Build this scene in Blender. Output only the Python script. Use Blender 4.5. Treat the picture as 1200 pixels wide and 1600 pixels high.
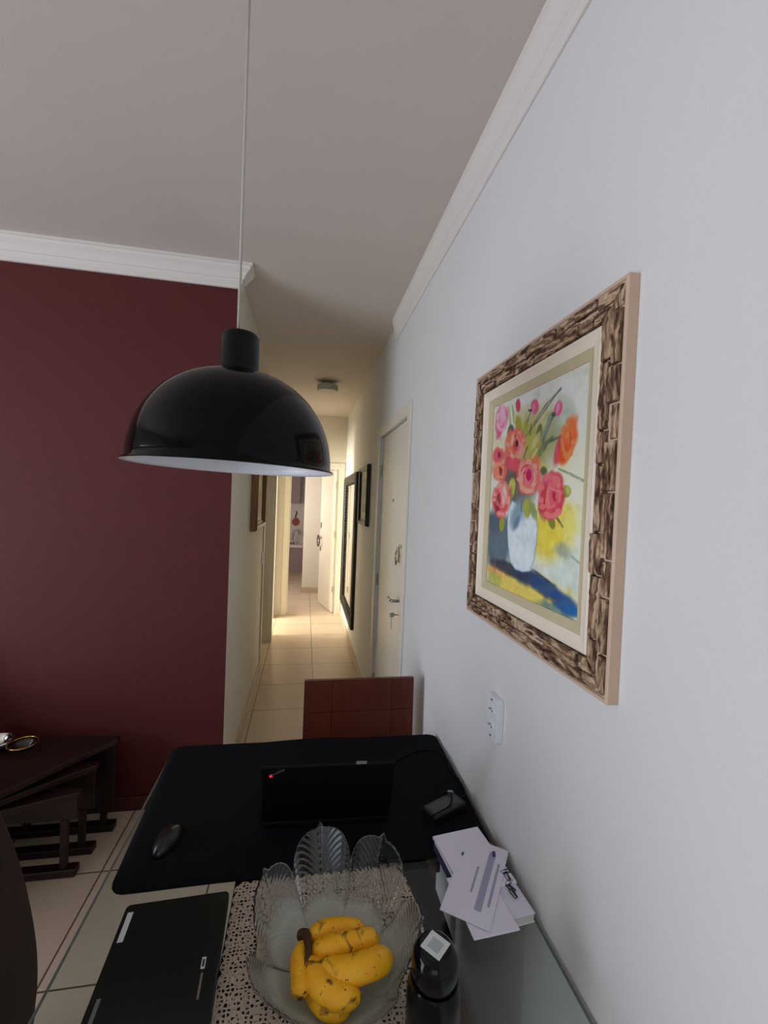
import bpy, bmesh, math, random
import numpy as np
from mathutils import Vector, Matrix
random.seed(7)
for o in list(bpy.data.objects): bpy.data.objects.remove(o)
SC = bpy.context.scene
COL = SC.collection

def s2l(c):
    c = c/255.0
    return c/12.92 if c <= 0.04045 else ((c+0.055)/1.055)**2.4
def rgb(r, g, b): return (s2l(r), s2l(g), s2l(b), 1.0)

# ------------------------------------------------------------ camera, light, exposure
EYE = 1.65
cd = bpy.data.cameras.new('camera'); cam = bpy.data.objects.new('camera', cd); COL.objects.link(cam)
cd.sensor_fit = 'HORIZONTAL'; cd.sensor_width = 36.0; cd.lens = 36.0*684/1200
cd.clip_start = 0.01; cd.clip_end = 100
R = Matrix(((0.98363998, -0.03606239, -0.17649901),
            (-0.17551868, 0.02877355, -0.98405553),
            (0.0405659, 0.99893523, 0.02197319)))
cam.matrix_world = Matrix.Translation((0, 0, EYE)) @ R.to_4x4()
SC.camera = cam
SC.view_settings.view_transform = 'Standard'
SC.view_settings.look = 'None'
SC.view_settings.gamma = 1.0
SC.view_settings.use_curve_mapping = False
SC.view_settings.exposure = 0.0

w = bpy.data.worlds.new('sky'); SC.world = w; w.use_nodes = True
wb = w.node_tree.nodes['Background']; wb.inputs[0].default_value = (0.62, 0.76, 1.0, 1); wb.inputs[1].default_value = 0.6

def area(name, loc, direction, sx, sy, power, color):
    d = bpy.data.lights.new(name, 'AREA'); d.shape = 'RECTANGLE'; d.size = sx; d.size_y = sy
    d.energy = power; d.color = color
    o = bpy.data.objects.new(name, d); COL.objects.link(o)
    o.location = loc; o.rotation_euler = Vector(direction).to_track_quat('-Z', 'Y').to_euler()
    return o
# daylight entering by the balcony door on the left of the living room
area('balcony_daylight', (-3.55, 0.35, 1.17), (1, 0, -0.02), 2.0, 2.2, 86, (0.82, 0.88, 1.0))
# daylight entering by the window behind
area('rear_window_daylight', (-0.9, -2.62, 1.6), (0.1, 1, -0.05), 1.6, 1.2, 9, (0.84, 0.89, 1.0))
# daylight in the bedroom left of the hallway
area('bedroom_daylight', (-2.6, 5.45, 1.45), (1, 0.1, -0.15), 1.2, 1.4, 230, (1.0, 0.93, 0.76))
area('laundry_fill_light', (-1.1, 7.1, 1.6), (1, .35, -0.2), .9, 1.0, 34, (1.0, 0.91, 0.86))  # added light without a window, aimed to brighten the laundry return wall

# ------------------------------------------------------------ materials
def mat(name, col, rough=0.6, metal=0.0, bump=0.0, bscale=200.0, var=0.0, vscale=6.0, trans=0.0, ior=1.45, spec=0.5, coat=0.0):
    m = bpy.data.materials.new(name); m.use_nodes = True
    nt = m.node_tree; b = nt.nodes['Principled BSDF']
    b.inputs['Base Color'].default_value = col
    b.inputs['Roughness'].default_value = rough; b.inputs['Metallic'].default_value = metal
    b.inputs['IOR'].default_value = ior
    b.inputs['Transmission Weight'].default_value = trans
    b.inputs['Specular IOR Level'].default_value = spec
    b.inputs['Coat Weight'].default_value = coat
    tc = nt.nodes.new('ShaderNodeTexCoord')
    n = nt.nodes.new('ShaderNodeTexNoise'); n.inputs['Scale'].default_value = vscale; n.inputs['Detail'].default_value = 5
    nt.links.new(tc.outputs['Object'], n.inputs['Vector'])
    mx = nt.nodes.new('ShaderNodeMix'); mx.data_type = 'RGBA'
    mx.inputs['A'].default_value = tuple(c*(1-var) for c in col[:3])+(1,)
    mx.inputs['B'].default_value = tuple(min(1, c*(1+var)) for c in col[:3])+(1,)
    nt.links.new(n.outputs['Fac'], mx.inputs['Factor'])
    nt.links.new(mx.outputs['Result'], b.inputs['Base Color'])
    if bump:
        n2 = nt.nodes.new('ShaderNodeTexNoise'); n2.inputs['Scale'].default_value = bscale; n2.inputs['Detail'].default_value = 3
        nt.links.new(tc.outputs['Object'], n2.inputs['Vector'])
        bp = nt.nodes.new('ShaderNodeBump'); bp.inputs['Strength'].default_value = bump; bp.inputs['Distance'].default_value = 0.002
        nt.links.new(n2.outputs['Fac'], bp.inputs['Height']); nt.links.new(bp.outputs['Normal'], b.inputs['Normal'])
    return m

def tile_mat():
    m = bpy.data.materials.new('cream_floor_tile'); m.use_nodes = True
    nt = m.node_tree; L = nt.links; b = nt.nodes['Principled BSDF']
    g = nt.nodes.new('ShaderNodeNewGeometry'); sp = nt.nodes.new('ShaderNodeSeparateXYZ'); L.new(g.outputs['Position'], sp.inputs[0])
    def M(op, a, bb):
        n = nt.nodes.new('ShaderNodeMath'); n.operation = op
        for i, v in enumerate((a, bb)):
            if v is None: continue
            if isinstance(v, (int, float)): n.inputs[i].default_value = v
            else: L.new(v, n.inputs[i])
        return n.outputs[0]
    def edge(c, off, pitch):
        t = M('DIVIDE', M('SUBTRACT', c, off), pitch)
        f = M('FRACT', t, None)
        return M('MULTIPLY', M('MINIMUM', f, M('SUBTRACT', 1.0, f)), pitch), M('FLOOR', t, None)
    ex, ix = edge(sp.outputs[0], 0.122, 0.468); ey, iy = edge(sp.outputs[1], 2.04, 0.475)
    d = M('MINIMUM', ex, ey)
    mr = nt.nodes.new('ShaderNodeMapRange'); mr.inputs['From Min'].default_value = 0.002; mr.inputs['From Max'].default_value = 0.0042
    L.new(d, mr.inputs['Value'])
    cv = nt.nodes.new('ShaderNodeCombineXYZ'); L.new(ix, cv.inputs[0]); L.new(iy, cv.inputs[1])
    wn = nt.nodes.new('ShaderNodeTexWhiteNoise'); L.new(cv.outputs[0], wn.inputs['Vector'])
    no = nt.nodes.new('ShaderNodeTexNoise'); no.inputs['Scale'].default_value = 3; no.inputs['Detail'].default_value = 6; L.new(g.outputs['Position'], no.inputs['Vector'])
    f = M('ADD', M('MULTIPLY', wn.outputs['Value'], 0.4), M('MULTIPLY', no.outputs['Fac'], 0.6))
    t1 = nt.nodes.new('ShaderNodeMix'); t1.data_type = 'RGBA'; t1.inputs['A'].default_value = rgb(196, 174, 152); t1.inputs['B'].default_value = rgb(214, 194, 172); L.new(f, t1.inputs['Factor'])
    t2 = nt.nodes.new('ShaderNodeMix'); t2.data_type = 'RGBA'; t2.inputs['A'].default_value = rgb(96, 74, 54); L.new(mr.outputs[0], t2.inputs['Factor']); L.new(t1.outputs['Result'], t2.inputs['B'])
    L.new(t2.outputs['Result'], b.inputs['Base Color'])
    b.inputs['Roughness'].default_value = 0.32
    bp = nt.nodes.new('ShaderNodeBump'); bp.inputs['Distance'].default_value = 0.002; bp.inputs['Strength'].default_value = 0.5
    L.new(mr.outputs[0], bp.inputs['Height']); L.new(bp.outputs['Normal'], b.inputs['Normal'])
    return m

def wood_mat(name, dark, light, axis='Z', rough=0.35, scale=1.0):
    m = bpy.data.materials.new(name); m.use_nodes = True
    nt = m.node_tree; L = nt.links; b = nt.nodes['Principled BSDF']
    tc = nt.nodes.new('ShaderNodeTexCoord'); mp = nt.nodes.new('ShaderNodeMapping')
    s = {'X': (1.5, 22, 22), 'Y': (22, 1.5, 22), 'Z': (22, 22, 1.5)}[axis]
    mp.inputs['Scale'].default_value = tuple(v*scale for v in s)
    L.new(tc.outputs['Object'], mp.inputs[0])
    n = nt.nodes.new('ShaderNodeTexNoise'); n.inputs['Scale'].default_value = 1.6; n.inputs['Detail'].default_value = 7; n.inputs['Distortion'].default_value = 0.6
    L.new(mp.outputs[0], n.inputs['Vector'])
    r = nt.nodes.new('ShaderNodeValToRGB'); r.color_ramp.elements[0].color = dark; r.color_ramp.elements[1].color = light
    r.color_ramp.elements[0].position = 0.3; r.color_ramp.elements[1].position = 0.75
    L.new(n.outputs['Fac'], r.inputs[0]); L.new(r.outputs[0], b.inputs['Base Color'])
    b.inputs['Roughness'].default_value = rough
    return m

def bark_mat(name, axis):
    m = bpy.data.materials.new(name); m.use_nodes = True
    nt = m.node_tree; L = nt.links; b = nt.nodes['Principled BSDF']
    tc = nt.nodes.new('ShaderNodeTexCoord'); mp = nt.nodes.new('ShaderNodeMapping')
    mp.inputs['Scale'].default_value = (75, 75, 16) if axis == 'Z' else (75, 16, 75)
    L.new(tc.outputs['Object'], mp.inputs[0])
    n = nt.nodes.new('ShaderNodeTexNoise'); n.inputs['Scale'].default_value = 1.0; n.inputs['Detail'].default_value = 6; n.inputs['Distortion'].default_value = 1.2
    L.new(mp.outputs[0], n.inputs['Vector'])
    r = nt.nodes.new('ShaderNodeValToRGB'); e = r.color_ramp.elements
    e[0].color = rgb(58, 36, 22); e[0].position = 0.36; e[1].color = rgb(200, 172, 142); e[1].position = 0.62
    k = e.new(0.47); k.color = rgb(120, 90, 66)
    L.new(n.outputs['Fac'], r.inputs[0])
    at = nt.nodes.new('ShaderNodeAttribute'); at.attribute_name = 'groove'
    mx = nt.nodes.new('ShaderNodeMix'); mx.data_type = 'RGBA'; mx.inputs['B'].default_value = rgb(52, 32, 18)
    L.new(at.outputs['Fac'], mx.inputs['Factor']); L.new(r.outputs[0], mx.inputs['A'])
    L.new(mx.outputs['Result'], b.inputs['Base Color'])
    b.inputs['Roughness'].default_value = 0.55
    bp = nt.nodes.new('ShaderNodeBump'); bp.inputs['Strength'].default_value = 0.7; bp.inputs['Distance'].default_value = 0.003
    L.new(n.outputs['Fac'], bp.inputs['Height']); L.new(bp.outputs['Normal'], b.inputs['Normal'])
    return m

def lace_mat():
    m = bpy.data.materials.new('beige_crochet_lace'); m.use_nodes = True
    nt = m.node_tree; L = nt.links; b = nt.nodes['Principled BSDF']
    b.inputs['Base Color'].default_value = rgb(196, 178, 160); b.inputs['Roughness'].default_value = 0.9
    tc = nt.nodes.new('ShaderNodeTexCoord')
    v = nt.nodes.new('ShaderNodeTexVoronoi'); v.feature = 'DISTANCE_TO_EDGE'; v.inputs['Scale'].default_value = 125; v.inputs['Randomness'].default_value = 0.45
    L.new(tc.outputs['Object'], v.inputs['Vector'])
    # rings of stitches: distance inside a repeating square motif
    sc = nt.nodes.new('ShaderNodeVectorMath'); sc.operation = 'SCALE'; sc.inputs['Scale'].default_value = 1/0.036; L.new(tc.outputs['Object'], sc.inputs[0])
    fr = nt.nodes.new('ShaderNodeVectorMath'); fr.operation = 'FRACTION'; L.new(sc.outputs[0], fr.inputs[0])
    sb = nt.nodes.new('ShaderNodeVectorMath'); sb.operation = 'SUBTRACT'; sb.inputs[1].default_value = (.5, .5, 0); L.new(fr.outputs[0], sb.inputs[0])
    sx = nt.nodes.new('ShaderNodeSeparateXYZ'); L.new(sb.outputs[0], sx.inputs[0])
    cx = nt.nodes.new('ShaderNodeCombineXYZ'); L.new(sx.outputs[0], cx.inputs[0]); L.new(sx.outputs[1], cx.inputs[1])
    ln = nt.nodes.new('ShaderNodeVectorMath'); ln.operation = 'LENGTH'; L.new(cx.outputs[0], ln.inputs[0])
    def M(op, a, bb):
        n = nt.nodes.new('ShaderNodeMath'); n.operation = op
        for i, q in enumerate((a, bb)):
            if isinstance(q, (int, float)): n.inputs[i].default_value = q
            else: L.new(q, n.inputs[i])
        return n.outputs[0]
    ring = M('LESS_THAN', M('ABSOLUTE', M('SUBTRACT', ln.outputs['Value'], 0.34), 0) if False else M('ABSOLUTE', M('SUBTRACT', ln.outputs['Value'], 0.36), 0.0), 0.05)
    core = M('LESS_THAN', ln.outputs['Value'], 0.09)
    thread = M('LESS_THAN', v.outputs['Distance'], 0.17)
    zone = M('MAXIMUM', M('LESS_THAN', M('ABSOLUTE', M('SUBTRACT', ln.outputs['Value'], 0.22), 0.0), 0.08), M('GREATER_THAN', ln.outputs['Value'], 0.42))
    alpha = M('SUBTRACT', 1.0, M('MULTIPLY', zone, M('SUBTRACT', 1.0, thread)))
    L.new(alpha, b.inputs['Alpha'])
    n = nt.nodes.new('ShaderNodeTexNoise'); n.inputs['Scale'].default_value = 900; L.new(tc.outputs['Object'], n.inputs['Vector'])
    bp = nt.nodes.new('ShaderNodeBump'); bp.inputs['Strength'].default_value = 0.6; bp.inputs['Distance'].default_value = 0.001
    L.new(n.outputs['Fac'], bp.inputs['Height']); L.new(bp.outputs['Normal'], b.inputs['Normal'])
    return m

def banana_mat():
    m = bpy.data.materials.new('ripe_banana_skin'); m.use_nodes = True
    nt = m.node_tree; L = nt.links; b = nt.nodes['Principled BSDF']
    tc = nt.nodes.new('ShaderNodeTexCoord')
    n = nt.nodes.new('ShaderNodeTexNoise'); n.inputs['Scale'].default_value = 38; n.inputs['Detail'].default_value = 4; n.inputs['Distortion'].default_value = .8
    L.new(tc.outputs['Object'], n.inputs['Vector'])
    r = nt.nodes.new('ShaderNodeValToRGB'); e = r.color_ramp.elements
    e[0].color = rgb(110, 56, 12); e[0].position = 0.30; e[1].color = rgb(246, 184, 16); e[1].position = 0.44
    k = e.new(0.75); k.color = rgb(240, 164, 8)
    L.new(n.outputs['Fac'], r.inputs[0])
    v = nt.nodes.new('ShaderNodeTexNoise'); v.inputs['Scale'].default_value = 170; v.inputs['Detail'].default_value = 1; L.new(tc.outputs['Object'], v.inputs['Vector'])
    g = nt.nodes.new('ShaderNodeMath'); g.operation = 'GREATER_THAN'; g.inputs[1].default_value = 0.73; L.new(v.outputs['Fac'], g.inputs[0])
    at = nt.nodes.new('ShaderNodeAttribute'); at.attribute_name = 'tip'
    a2 = nt.nodes.new('ShaderNodeMath'); a2.operation = 'MAXIMUM'; L.new(g.outputs[0], a2.inputs[0]); L.new(at.outputs['Fac'], a2.inputs[1])
    mx = nt.nodes.new('ShaderNodeMix'); mx.data_type = 'RGBA'; mx.inputs['B'].default_value = rgb(62, 34, 14)
    L.new(a2.outputs[0], mx.inputs['Factor']); L.new(r.outputs[0], mx.inputs['A'])
    L.new(mx.outputs['Result'], b.inputs['Base Color']); b.inputs['Roughness'].default_value = 0.5
    return m

def bowl_mat():
    m = bpy.data.materials.new('pressed_clear_glass_frosted_below'); m.use_nodes = True
    nt = m.node_tree; L = nt.links; out = nt.nodes['Material Output']; b = nt.nodes['Principled BSDF']
    b.inputs['Base Color'].default_value = (0.93, 0.98, 0.96, 1); b.inputs['Transmission Weight'].default_value = 1.0
    b.inputs['Roughness'].default_value = 0.03; b.inputs['IOR'].default_value = 1.5
    fr = nt.nodes.new('ShaderNodeBsdfPrincipled'); fr.inputs['Base Color'].default_value = rgb(222, 226, 214)
    fr.inputs['Transmission Weight'].default_value = 0.42; fr.inputs['Roughness'].default_value = 0.5; fr.inputs['IOR'].default_value = 1.3
    at = nt.nodes.new('ShaderNodeAttribute'); at.attribute_name = 'frost'
    ms = nt.nodes.new('ShaderNodeMixShader'); L.new(at.outputs['Fac'], ms.inputs[0]); L.new(b.outputs[0], ms.inputs[1]); L.new(fr.outputs[0], ms.inputs[2])
    L.new(ms.outputs[0], out.inputs['Surface'])
    return m

M_WALL = mat('white_wall_paint', rgb(222, 222, 220), 0.75, bump=.15, bscale=300, var=.02, vscale=3)
M_HALL = mat('warm_white_wall_paint', rgb(222, 216, 200), 0.75, bump=.15, bscale=300, var=.02, vscale=3)
M_CEIL = mat('white_ceiling_paint', rgb(208, 199, 190), 0.85, bump=.08, bscale=220, var=.03, vscale=4)
M_RED = mat('burgundy_wall_paint', rgb(84, 26, 23), 0.7, bump=.25, bscale=260, var=.06, vscale=5)
M_CORN = mat('white_plaster_cornice', rgb(226, 220, 212), 0.7, bump=.1)
M_FLOOR = tile_mat()
M_BASE = mat('cream_tile_skirting', rgb(196, 176, 150), 0.4, var=.05)
M_DOOR = mat('cream_lacquered_door', rgb(222, 216, 200), 0.38, var=.01)
M_METAL = mat('worn_nickel_metal', rgb(170, 165, 155), 0.28, metal=1)
M_BLACKGLOSS = mat('black_enamel', rgb(4, 8, 7), 0.10, spec=.16)
M_WHITEENAMEL = mat('white_enamel', rgb(225, 228, 234), 0.3)
M_CORD = mat('pale_cord_plastic', rgb(184, 178, 166), 0.5)
M_FRAMEWOOD = mat('pale_pinkish_wood', rgb(208, 180, 156), 0.55, bump=.2, bscale=120, var=.06, vscale=20)
M_LINER = mat('cream_frame_liner', rgb(240, 226, 204), 0.6, var=.03)
M_FILLET = mat('olive_tan_fillet', rgb(204, 192, 156), 0.6, var=.04)
M_BARKV = bark_mat('carved_brown_bark_upright', 'Z'); M_BARKH = bark_mat('carved_brown_bark_level', 'Y')
M_PLASTIC = mat('white_switch_plastic', rgb(226, 230, 234), 0.35)
M_DARK = mat('black_hole_dark', rgb(20, 20, 22), 0.6)
M_CHAIR = wood_mat('reddish_brown_wood', rgb(78, 30, 15), rgb(94, 40, 21), 'Z', 0.4)
M_TABWOOD = wood_mat('very_dark_brown_wood', rgb(22, 13, 9), rgb(34, 20, 13), 'X', 0.75)
M_TABWOOD.node_tree.nodes['Principled BSDF'].inputs['Specular IOR Level'].default_value = 0.1
M_NEST = wood_mat('dark_reddish_brown_wood', rgb(26, 9, 6), rgb(48, 19, 11), 'X', 0.45)
M_MAT = mat('black_felt', rgb(15, 18, 21), 0.95, bump=.4, bscale=900, var=.1, vscale=60, spec=.15)
M_BLACK = mat('matt_black_plastic', rgb(7, 7, 8), 0.6, spec=.2)
M_BLACKSAT = mat('satin_black_plastic', rgb(22, 23, 25), 0.3)
M_LAPDARK = mat('dark_grey_laptop_lid', rgb(26, 33, 28), 0.2, spec=.35)
M_GREYLET = mat('grey_lettering', rgb(120, 122, 124), 0.4, metal=.3)
M_LABEL = mat('pale_paper_label', rgb(210, 216, 214), 0.6)
M_PAPER = mat('white_paper', rgb(236, 232, 246), 0.8, var=.01)
M_PAPERINK = mat('pale_grey_blue_print', rgb(170, 170, 196), 0.8)
M_INK = mat('dark_blue_ink', rgb(60, 70, 110), 0.7)
M_BOOKEDGE = mat('book_pages', rgb(212, 206, 200), 0.85, var=.04, vscale=200)
M_LACE = lace_mat(); M_BANANA = banana_mat(); M_BOWL = bowl_mat()
M_STEM = mat('dark_brown_banana_stem', rgb(70, 44, 20), 0.7, var=.3, vscale=90)
M_GLASS = mat('table_glass', (0.80, 0.90, 0.87, 1), 0.01, trans=1.0, ior=1.5)
M_MIRROR = mat('mirror_silver', (0.9, 0.9, 0.9, 1), 0.02, metal=1)
M_BLKFRAME = mat('black_carved_frame', rgb(26, 24, 20), 0.35, bump=.5, bscale=90)
M_GOLDFRAME = wood_mat('gilded_brown_frame', rgb(96, 62, 30), rgb(150, 104, 52), 'Z', 0.35)
M_ARMCHAIR = mat('dark_brown_leather', rgb(36, 18, 9), 0.6, bump=.4, bscale=160, var=.15, vscale=12)
M_MAUVE = mat('grey_mauve_lacquer', rgb(158, 140, 142), 0.5)
M_CERAMIC = mat('white_ceramic', rgb(228, 220, 216), 0.2)
M_REDCER = mat('terracotta_red', rgb(160, 70, 56), 0.5)
M_GOLD = mat('polished_gold', rgb(220, 180, 60), 0.15, metal=1)
M_CLEAR = mat('clear_glass', (0.96, 0.97, 0.95, 1), 0.01, trans=1.0, ior=1.45)
M_SILVER = mat('polished_silver', rgb(225, 225, 225), 0.12, metal=1)
M_FROSTLAMP = mat('frosted_lamp_glass', rgb(196, 196, 176), 0.45)
M_BOTTLE = mat('black_bottle_plastic', rgb(5, 7, 8), 0.12, spec=.28)
M_REDLED = mat('red_dot', rgb(220, 10, 40), 0.4)
nt = M_REDLED.node_tree; bb = nt.nodes['Principled BSDF']; bb.inputs['Emission Color'].default_value = (1, .02, .08, 1); bb.inputs['Emission Strength'].default_value = 0.8

# ------------------------------------------------------------ mesh helpers
def box(bm, x0, x1, y0, y1, z0, z1):
    v = [bm.verts.new(p) for p in ((x0,y0,z0),(x1,y0,z0),(x1,y1,z0),(x0,y1,z0),(x0,y0,z1),(x1,y0,z1),(x1,y1,z1),(x0,y1,z1))]
    for f in ((3,2,1,0),(4,5,6,7),(0,1,5,4),(1,2,6,5),(2,3,7,6),(3,0,4,7)): bm.faces.new([v[i] for i in f])
    return v
def prism(bm, poly, z0, z1):
    a = [bm.verts.new((x, y, z0)) for x, y in poly]; b = [bm.verts.new((x, y, z1)) for x, y in poly]
    n = len(poly); bm.faces.new(a[::-1]); bm.faces.new(b)
    for i in range(n): bm.faces.new((a[i], a[(i+1) % n], b[(i+1) % n], b[i]))
def extrude_profile(bm, prof, p0, p1, mapf):
    """prof: closed 2d outline, swept straight from p0 to p1 along the axis mapf works on"""
    a = [bm.verts.new(mapf(u, v, p0)) for u, v in prof]; b = [bm.verts.new(mapf(u, v, p1)) for u, v in prof]
    n = len(prof); bm.faces.new(a[::-1]); bm.faces.new(b)
    for i in range(n): bm.faces.new((a[i], a[(i+1) % n], b[(i+1) % n], b[i]))
def lathe(bm, prof, c=(0,0,0), seg=48, caps=False):
    rings = []
    for r, z in prof:
        if r < 1e-6: rings.append([bm.verts.new((c[0], c[1], c[2]+z))])
        else: rings.append([bm.verts.new((c[0]+r*math.cos(2*math.pi*i/seg), c[1]+r*math.sin(2*math.pi*i/seg), c[2]+z)) for i in range(seg)])
    for a, b in zip(rings, rings[1:]):
        for i in range(seg):
            j = (i+1) % seg
            if len(a) == 1 and len(b) == 1: continue
            if len(a) == 1: bm.faces.new((a[0], b[j], b[i]))
            elif len(b) == 1: bm.faces.new((a[i], a[j], b[0]))
            else: bm.faces.new((a[i], a[j], b[j], b[i]))
    if caps:
        if len(rings[0]) > 1: bm.faces.new(rings[0][::-1])
        if len(rings[-1]) > 1: bm.faces.new(rings[-1])
def smooth_pts(pts, n=10):
    P = [Vector(p) for p in pts]; P = [2*P[0]-P[1]] + P + [2*P[-1]-P[-2]]; out = []
    for i in range(1, len(P)-2):
        for k in range(n):
            t = k/n; a, b, c, d = P[i-1], P[i], P[i+1], P[i+2]
            out.append(0.5*((2*b)+(c-a)*t+(2*a-5*b+4*c-d)*t*t+(3*b-a-3*c+d)*t**3))
    out.append(P[-2]); return out
def tube(bm, pts, rad, seg=10, closed=False):
    P = [Vector(p) for p in pts]; n = len(P); rings = []
    up = Vector((0, 0, 1))
    for i in range(n):
        t = (P[(i+1) % n]-P[i-1]) if closed else (P[min(i+1, n-1)]-P[max(i-1, 0)])
        t.normalize()
        s = t.cross(up)
        if s.length < 1e-3: s = t.cross(Vector((1, 0, 0)))
        s.normalize(); u = s.cross(t)
        r = rad(i/(n-1)) if callable(rad) else rad
        rings.append([bm.verts.new(P[i]+(s*math.cos(2*math.pi*k/seg)+u*math.sin(2*math.pi*k/seg))*r) for k in range(seg)])
    for i in range(n if closed else n-1):
        a, b = rings[i], rings[(i+1) % n]
        for k in range(seg): bm.faces.new((a[k], a[(k+1) % seg], b[(k+1) % seg], b[k]))
    if not closed: bm.faces.new(rings[0][::-1]); bm.faces.new(rings[-1])
    return rings
def obj(name, bm, m, parent=None, smooth=False, bevel=0.0, seg=2, subd=0, loc=None, rot=None):
    bmesh.ops.recalc_face_normals(bm, faces=bm.faces)
    me = bpy.data.meshes.new(name); bm.to_mesh(me); bm.free()
    o = bpy.data.objects.new(name, me); COL.objects.link(o)
    for x in (m if isinstance(m, (list, tuple)) else [m]): me.materials.append(x)
    if smooth:
        for p in me.polygons: p.use_smooth = True
    if bevel:
        md = o.modifiers.new('bevel', 'BEVEL'); md.width = bevel; md.segments = seg; md.limit_method = 'ANGLE'; md.angle_limit = 0.6
    if subd:
        md = o.modifiers.new('sub', 'SUBSURF'); md.levels = subd; md.render_levels = subd
    if parent: o.parent = parent
    if loc is not None: o.location = loc
    if rot is not None: o.rotation_euler = rot
    return o
def B(*boxes):
    bm = bmesh.new()
    for b in boxes: box(bm, *b)
    return bm
def tag(o, label, cat, group=None):
    o['label'] = label; o['category'] = cat
    if group: o['group'] = group
    return o
def thing(name, label, cat, loc=(0, 0, 0), rotz=0, group=None):
    o = bpy.data.objects.new(name, None); COL.objects.link(o); o.location = loc; o.rotation_euler = (0, 0, rotz)
    o.empty_display_size = 0.05
    return tag(o, label, cat, group)
def struct(name, bm, m, **k):
    o = obj(name, bm, m, **k); o['kind'] = 'structure'; return o
def auto_smooth(o, ang=0.6):
    for p in o.data.polygons: p.use_smooth = True
    md = o.modifiers.new('es', 'EDGE_SPLIT'); md.split_angle = ang

CEIL = 2.845; XR = 0.55; XL = -0.39; YR = 2.43; YE = 6.30
# ------------------------------------------------------------ setting
struct('floor', B((-3.7, 0.75, -2.8, 10.8, -0.1, 0)), M_FLOOR)
struct('ceiling', B((-3.7, 0.75, -2.8, 10.8, CEIL, CEIL+0.1)), M_CEIL)
# right wall, with the entrance door recess
DY0, DY1, DZ = 2.385, 3.285, 2.14
struct('wall_right', B((XR, XR+.2, -2.8, DY0, 0, CEIL), (XR, XR+.2, DY1, YE+.15, 0, CEIL), (XR, XR+.2, DY0, DY1, DZ, CEIL)), M_WALL)
# red wall closing the living room
struct('wall_far', B((-3.7, XL-.12, YR, YR+.0201, 0, CEIL), (XL-.12, XL-.0004, YR, YR+.0201, 0, CEIL)), M_RED)
# hallway left wall with two openings
L1a, L1b, L2a, L2b = 4.36, 5.12, 5.38, 6.12
OZ = 2.12
struct('wall_left', B((XL-.12, XL, YR+.0003, L1a, 0, CEIL-.0), (XL-.12, XL, L1a, L1b, OZ, CEIL), (XL-.12, XL, L1b, L2a, 0, CEIL),
                      (XL-.12, XL, L2a, L2b, OZ, CEIL), (XL-.12, XL, L2b, YE+.15, 0, CEIL)), M_HALL)
struct('wall_living_back', B((-3.7, -1.9, -2.8, -2.7, 0, CEIL), (-1.9, .1, -2.8, -2.7, 0, 0.9), (-1.9, .1, -2.8, -2.7, 2.3, CEIL), (.1, .75, -2.8, -2.7, 0, CEIL)), M_WALL)
struct('wall_living_left', B((-3.7, -3.6, -2.8, -.7, 0, CEIL), (-3.7, -3.6, -.7, 1.4, 2.3, CEIL), (-3.7, -3.6, 1.4, YR, 0, CEIL)), M_WALL)
# hallway end wall with the end door opening
EX0, EX1, EZ = -.225, .475, 2.11
struct('wall_end', B((XL-.001, EX0, YE, YE+.12, 0, CEIL), (EX1, XR+.001, YE, YE+.12, 0, CEIL), (EX0, EX1, YE, YE+.12, EZ, CEIL)), M_HALL)
# bedroom shell on the left, laundry shell beyond the end door
struct('wall_bedroom', B((-2.8, -2.7, 3.6, 6.45, 0, .6), (-2.8, -2.7, 3.6, 4.8, .6, CEIL), (-2.8, -2.7, 6.1, 6.45, .6, CEIL), (-2.8, -2.7, 4.8, 6.1, 2.2, CEIL),
                         (-2.8, XL-.12, 3.6, 3.7, 0, CEIL), (-2.8, XL-.12, 6.42, 6.5, 0, CEIL)), M_HALL)
struct('wall_bedroom_partition', B((-1.6, XL-.12, 5.2, 5.28, 0, CEIL)), M_HALL)
struct('wall_laundry', B((-1.3, -1.2, YE+.2, 10.7, 0, CEIL), (-1.3, .75, 10.45, 10.6, 0, CEIL), (.65, .75, YE+.15, 7.8, 0, CEIL)), M_CERAMIC)
struct('wall_laundry_return', B((-.02, .75, 7.8, 10.5, 0, CEIL)), M_HALL)
struct('baseboard_laundry', B((-.035, .65, 7.785, 7.799, 0, .10)), M_BASE)
struct('baseboard_left', B((XL+.0005, XL+.013, YR+.02, L1a-.08, 0, .075)), M_BASE, bevel=.003)
struct('baseboard_right', B((XR-.013, XR-.0005, DY1+.08, YE-.01, 0, .075), (XR-.013, XR-.0005, -2.6, DY0-.075, 0, .075)), M_BASE, bevel=.003)
struct('baseboard_far', B((-3.5, XL-.01, YR-.013, YR-.0005, 0, .07)), mat('dark_red_skirting', rgb(84, 40, 34), .5), bevel=.003)

# cornices: stepped ogee outline (out from the wall, down from the ceiling)
CP = [(0, 0), (.078, 0), (.078, -.012), (.070, -.014), (.066, -.026), (.050, -.040), (.036, -.058), (.032, -.066), (.024, -.068), (.020, -.092), (.012, -.098), (.012, -.108), (0, -.108)]
def corn(name, p0, p1, mapf, sc=1.0):
    bm = bmesh.new(); extrude_profile(bm, [(u*sc, v*sc) for u, v in CP], p0, p1, mapf)
    return struct(name, bm, M_CORN)
bm = bmesh.new()
a = []; 
prof = [(u*.46, v*1.2) for u, v in CP]
v0 = [bm.verts.new((XR-.0005-u, -2.6, CEIL-.0005+v)) for u, v in prof]
v1 = [bm.verts.new((XR-.0005-u, 2.86-u*.35+(-v)*.0, CEIL-.0005+v)) for u, v in prof]
bm.faces.new(v0[::-1]); bm.faces.new(v1)
for i in range(len(prof)): bm.faces.new((v0[i], v0[(i+1) % len(prof)], v1[(i+1) % len(prof)], v1[i]))
struct('trim_1', bm, M_CORN)
bm = bmesh.new()
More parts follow.
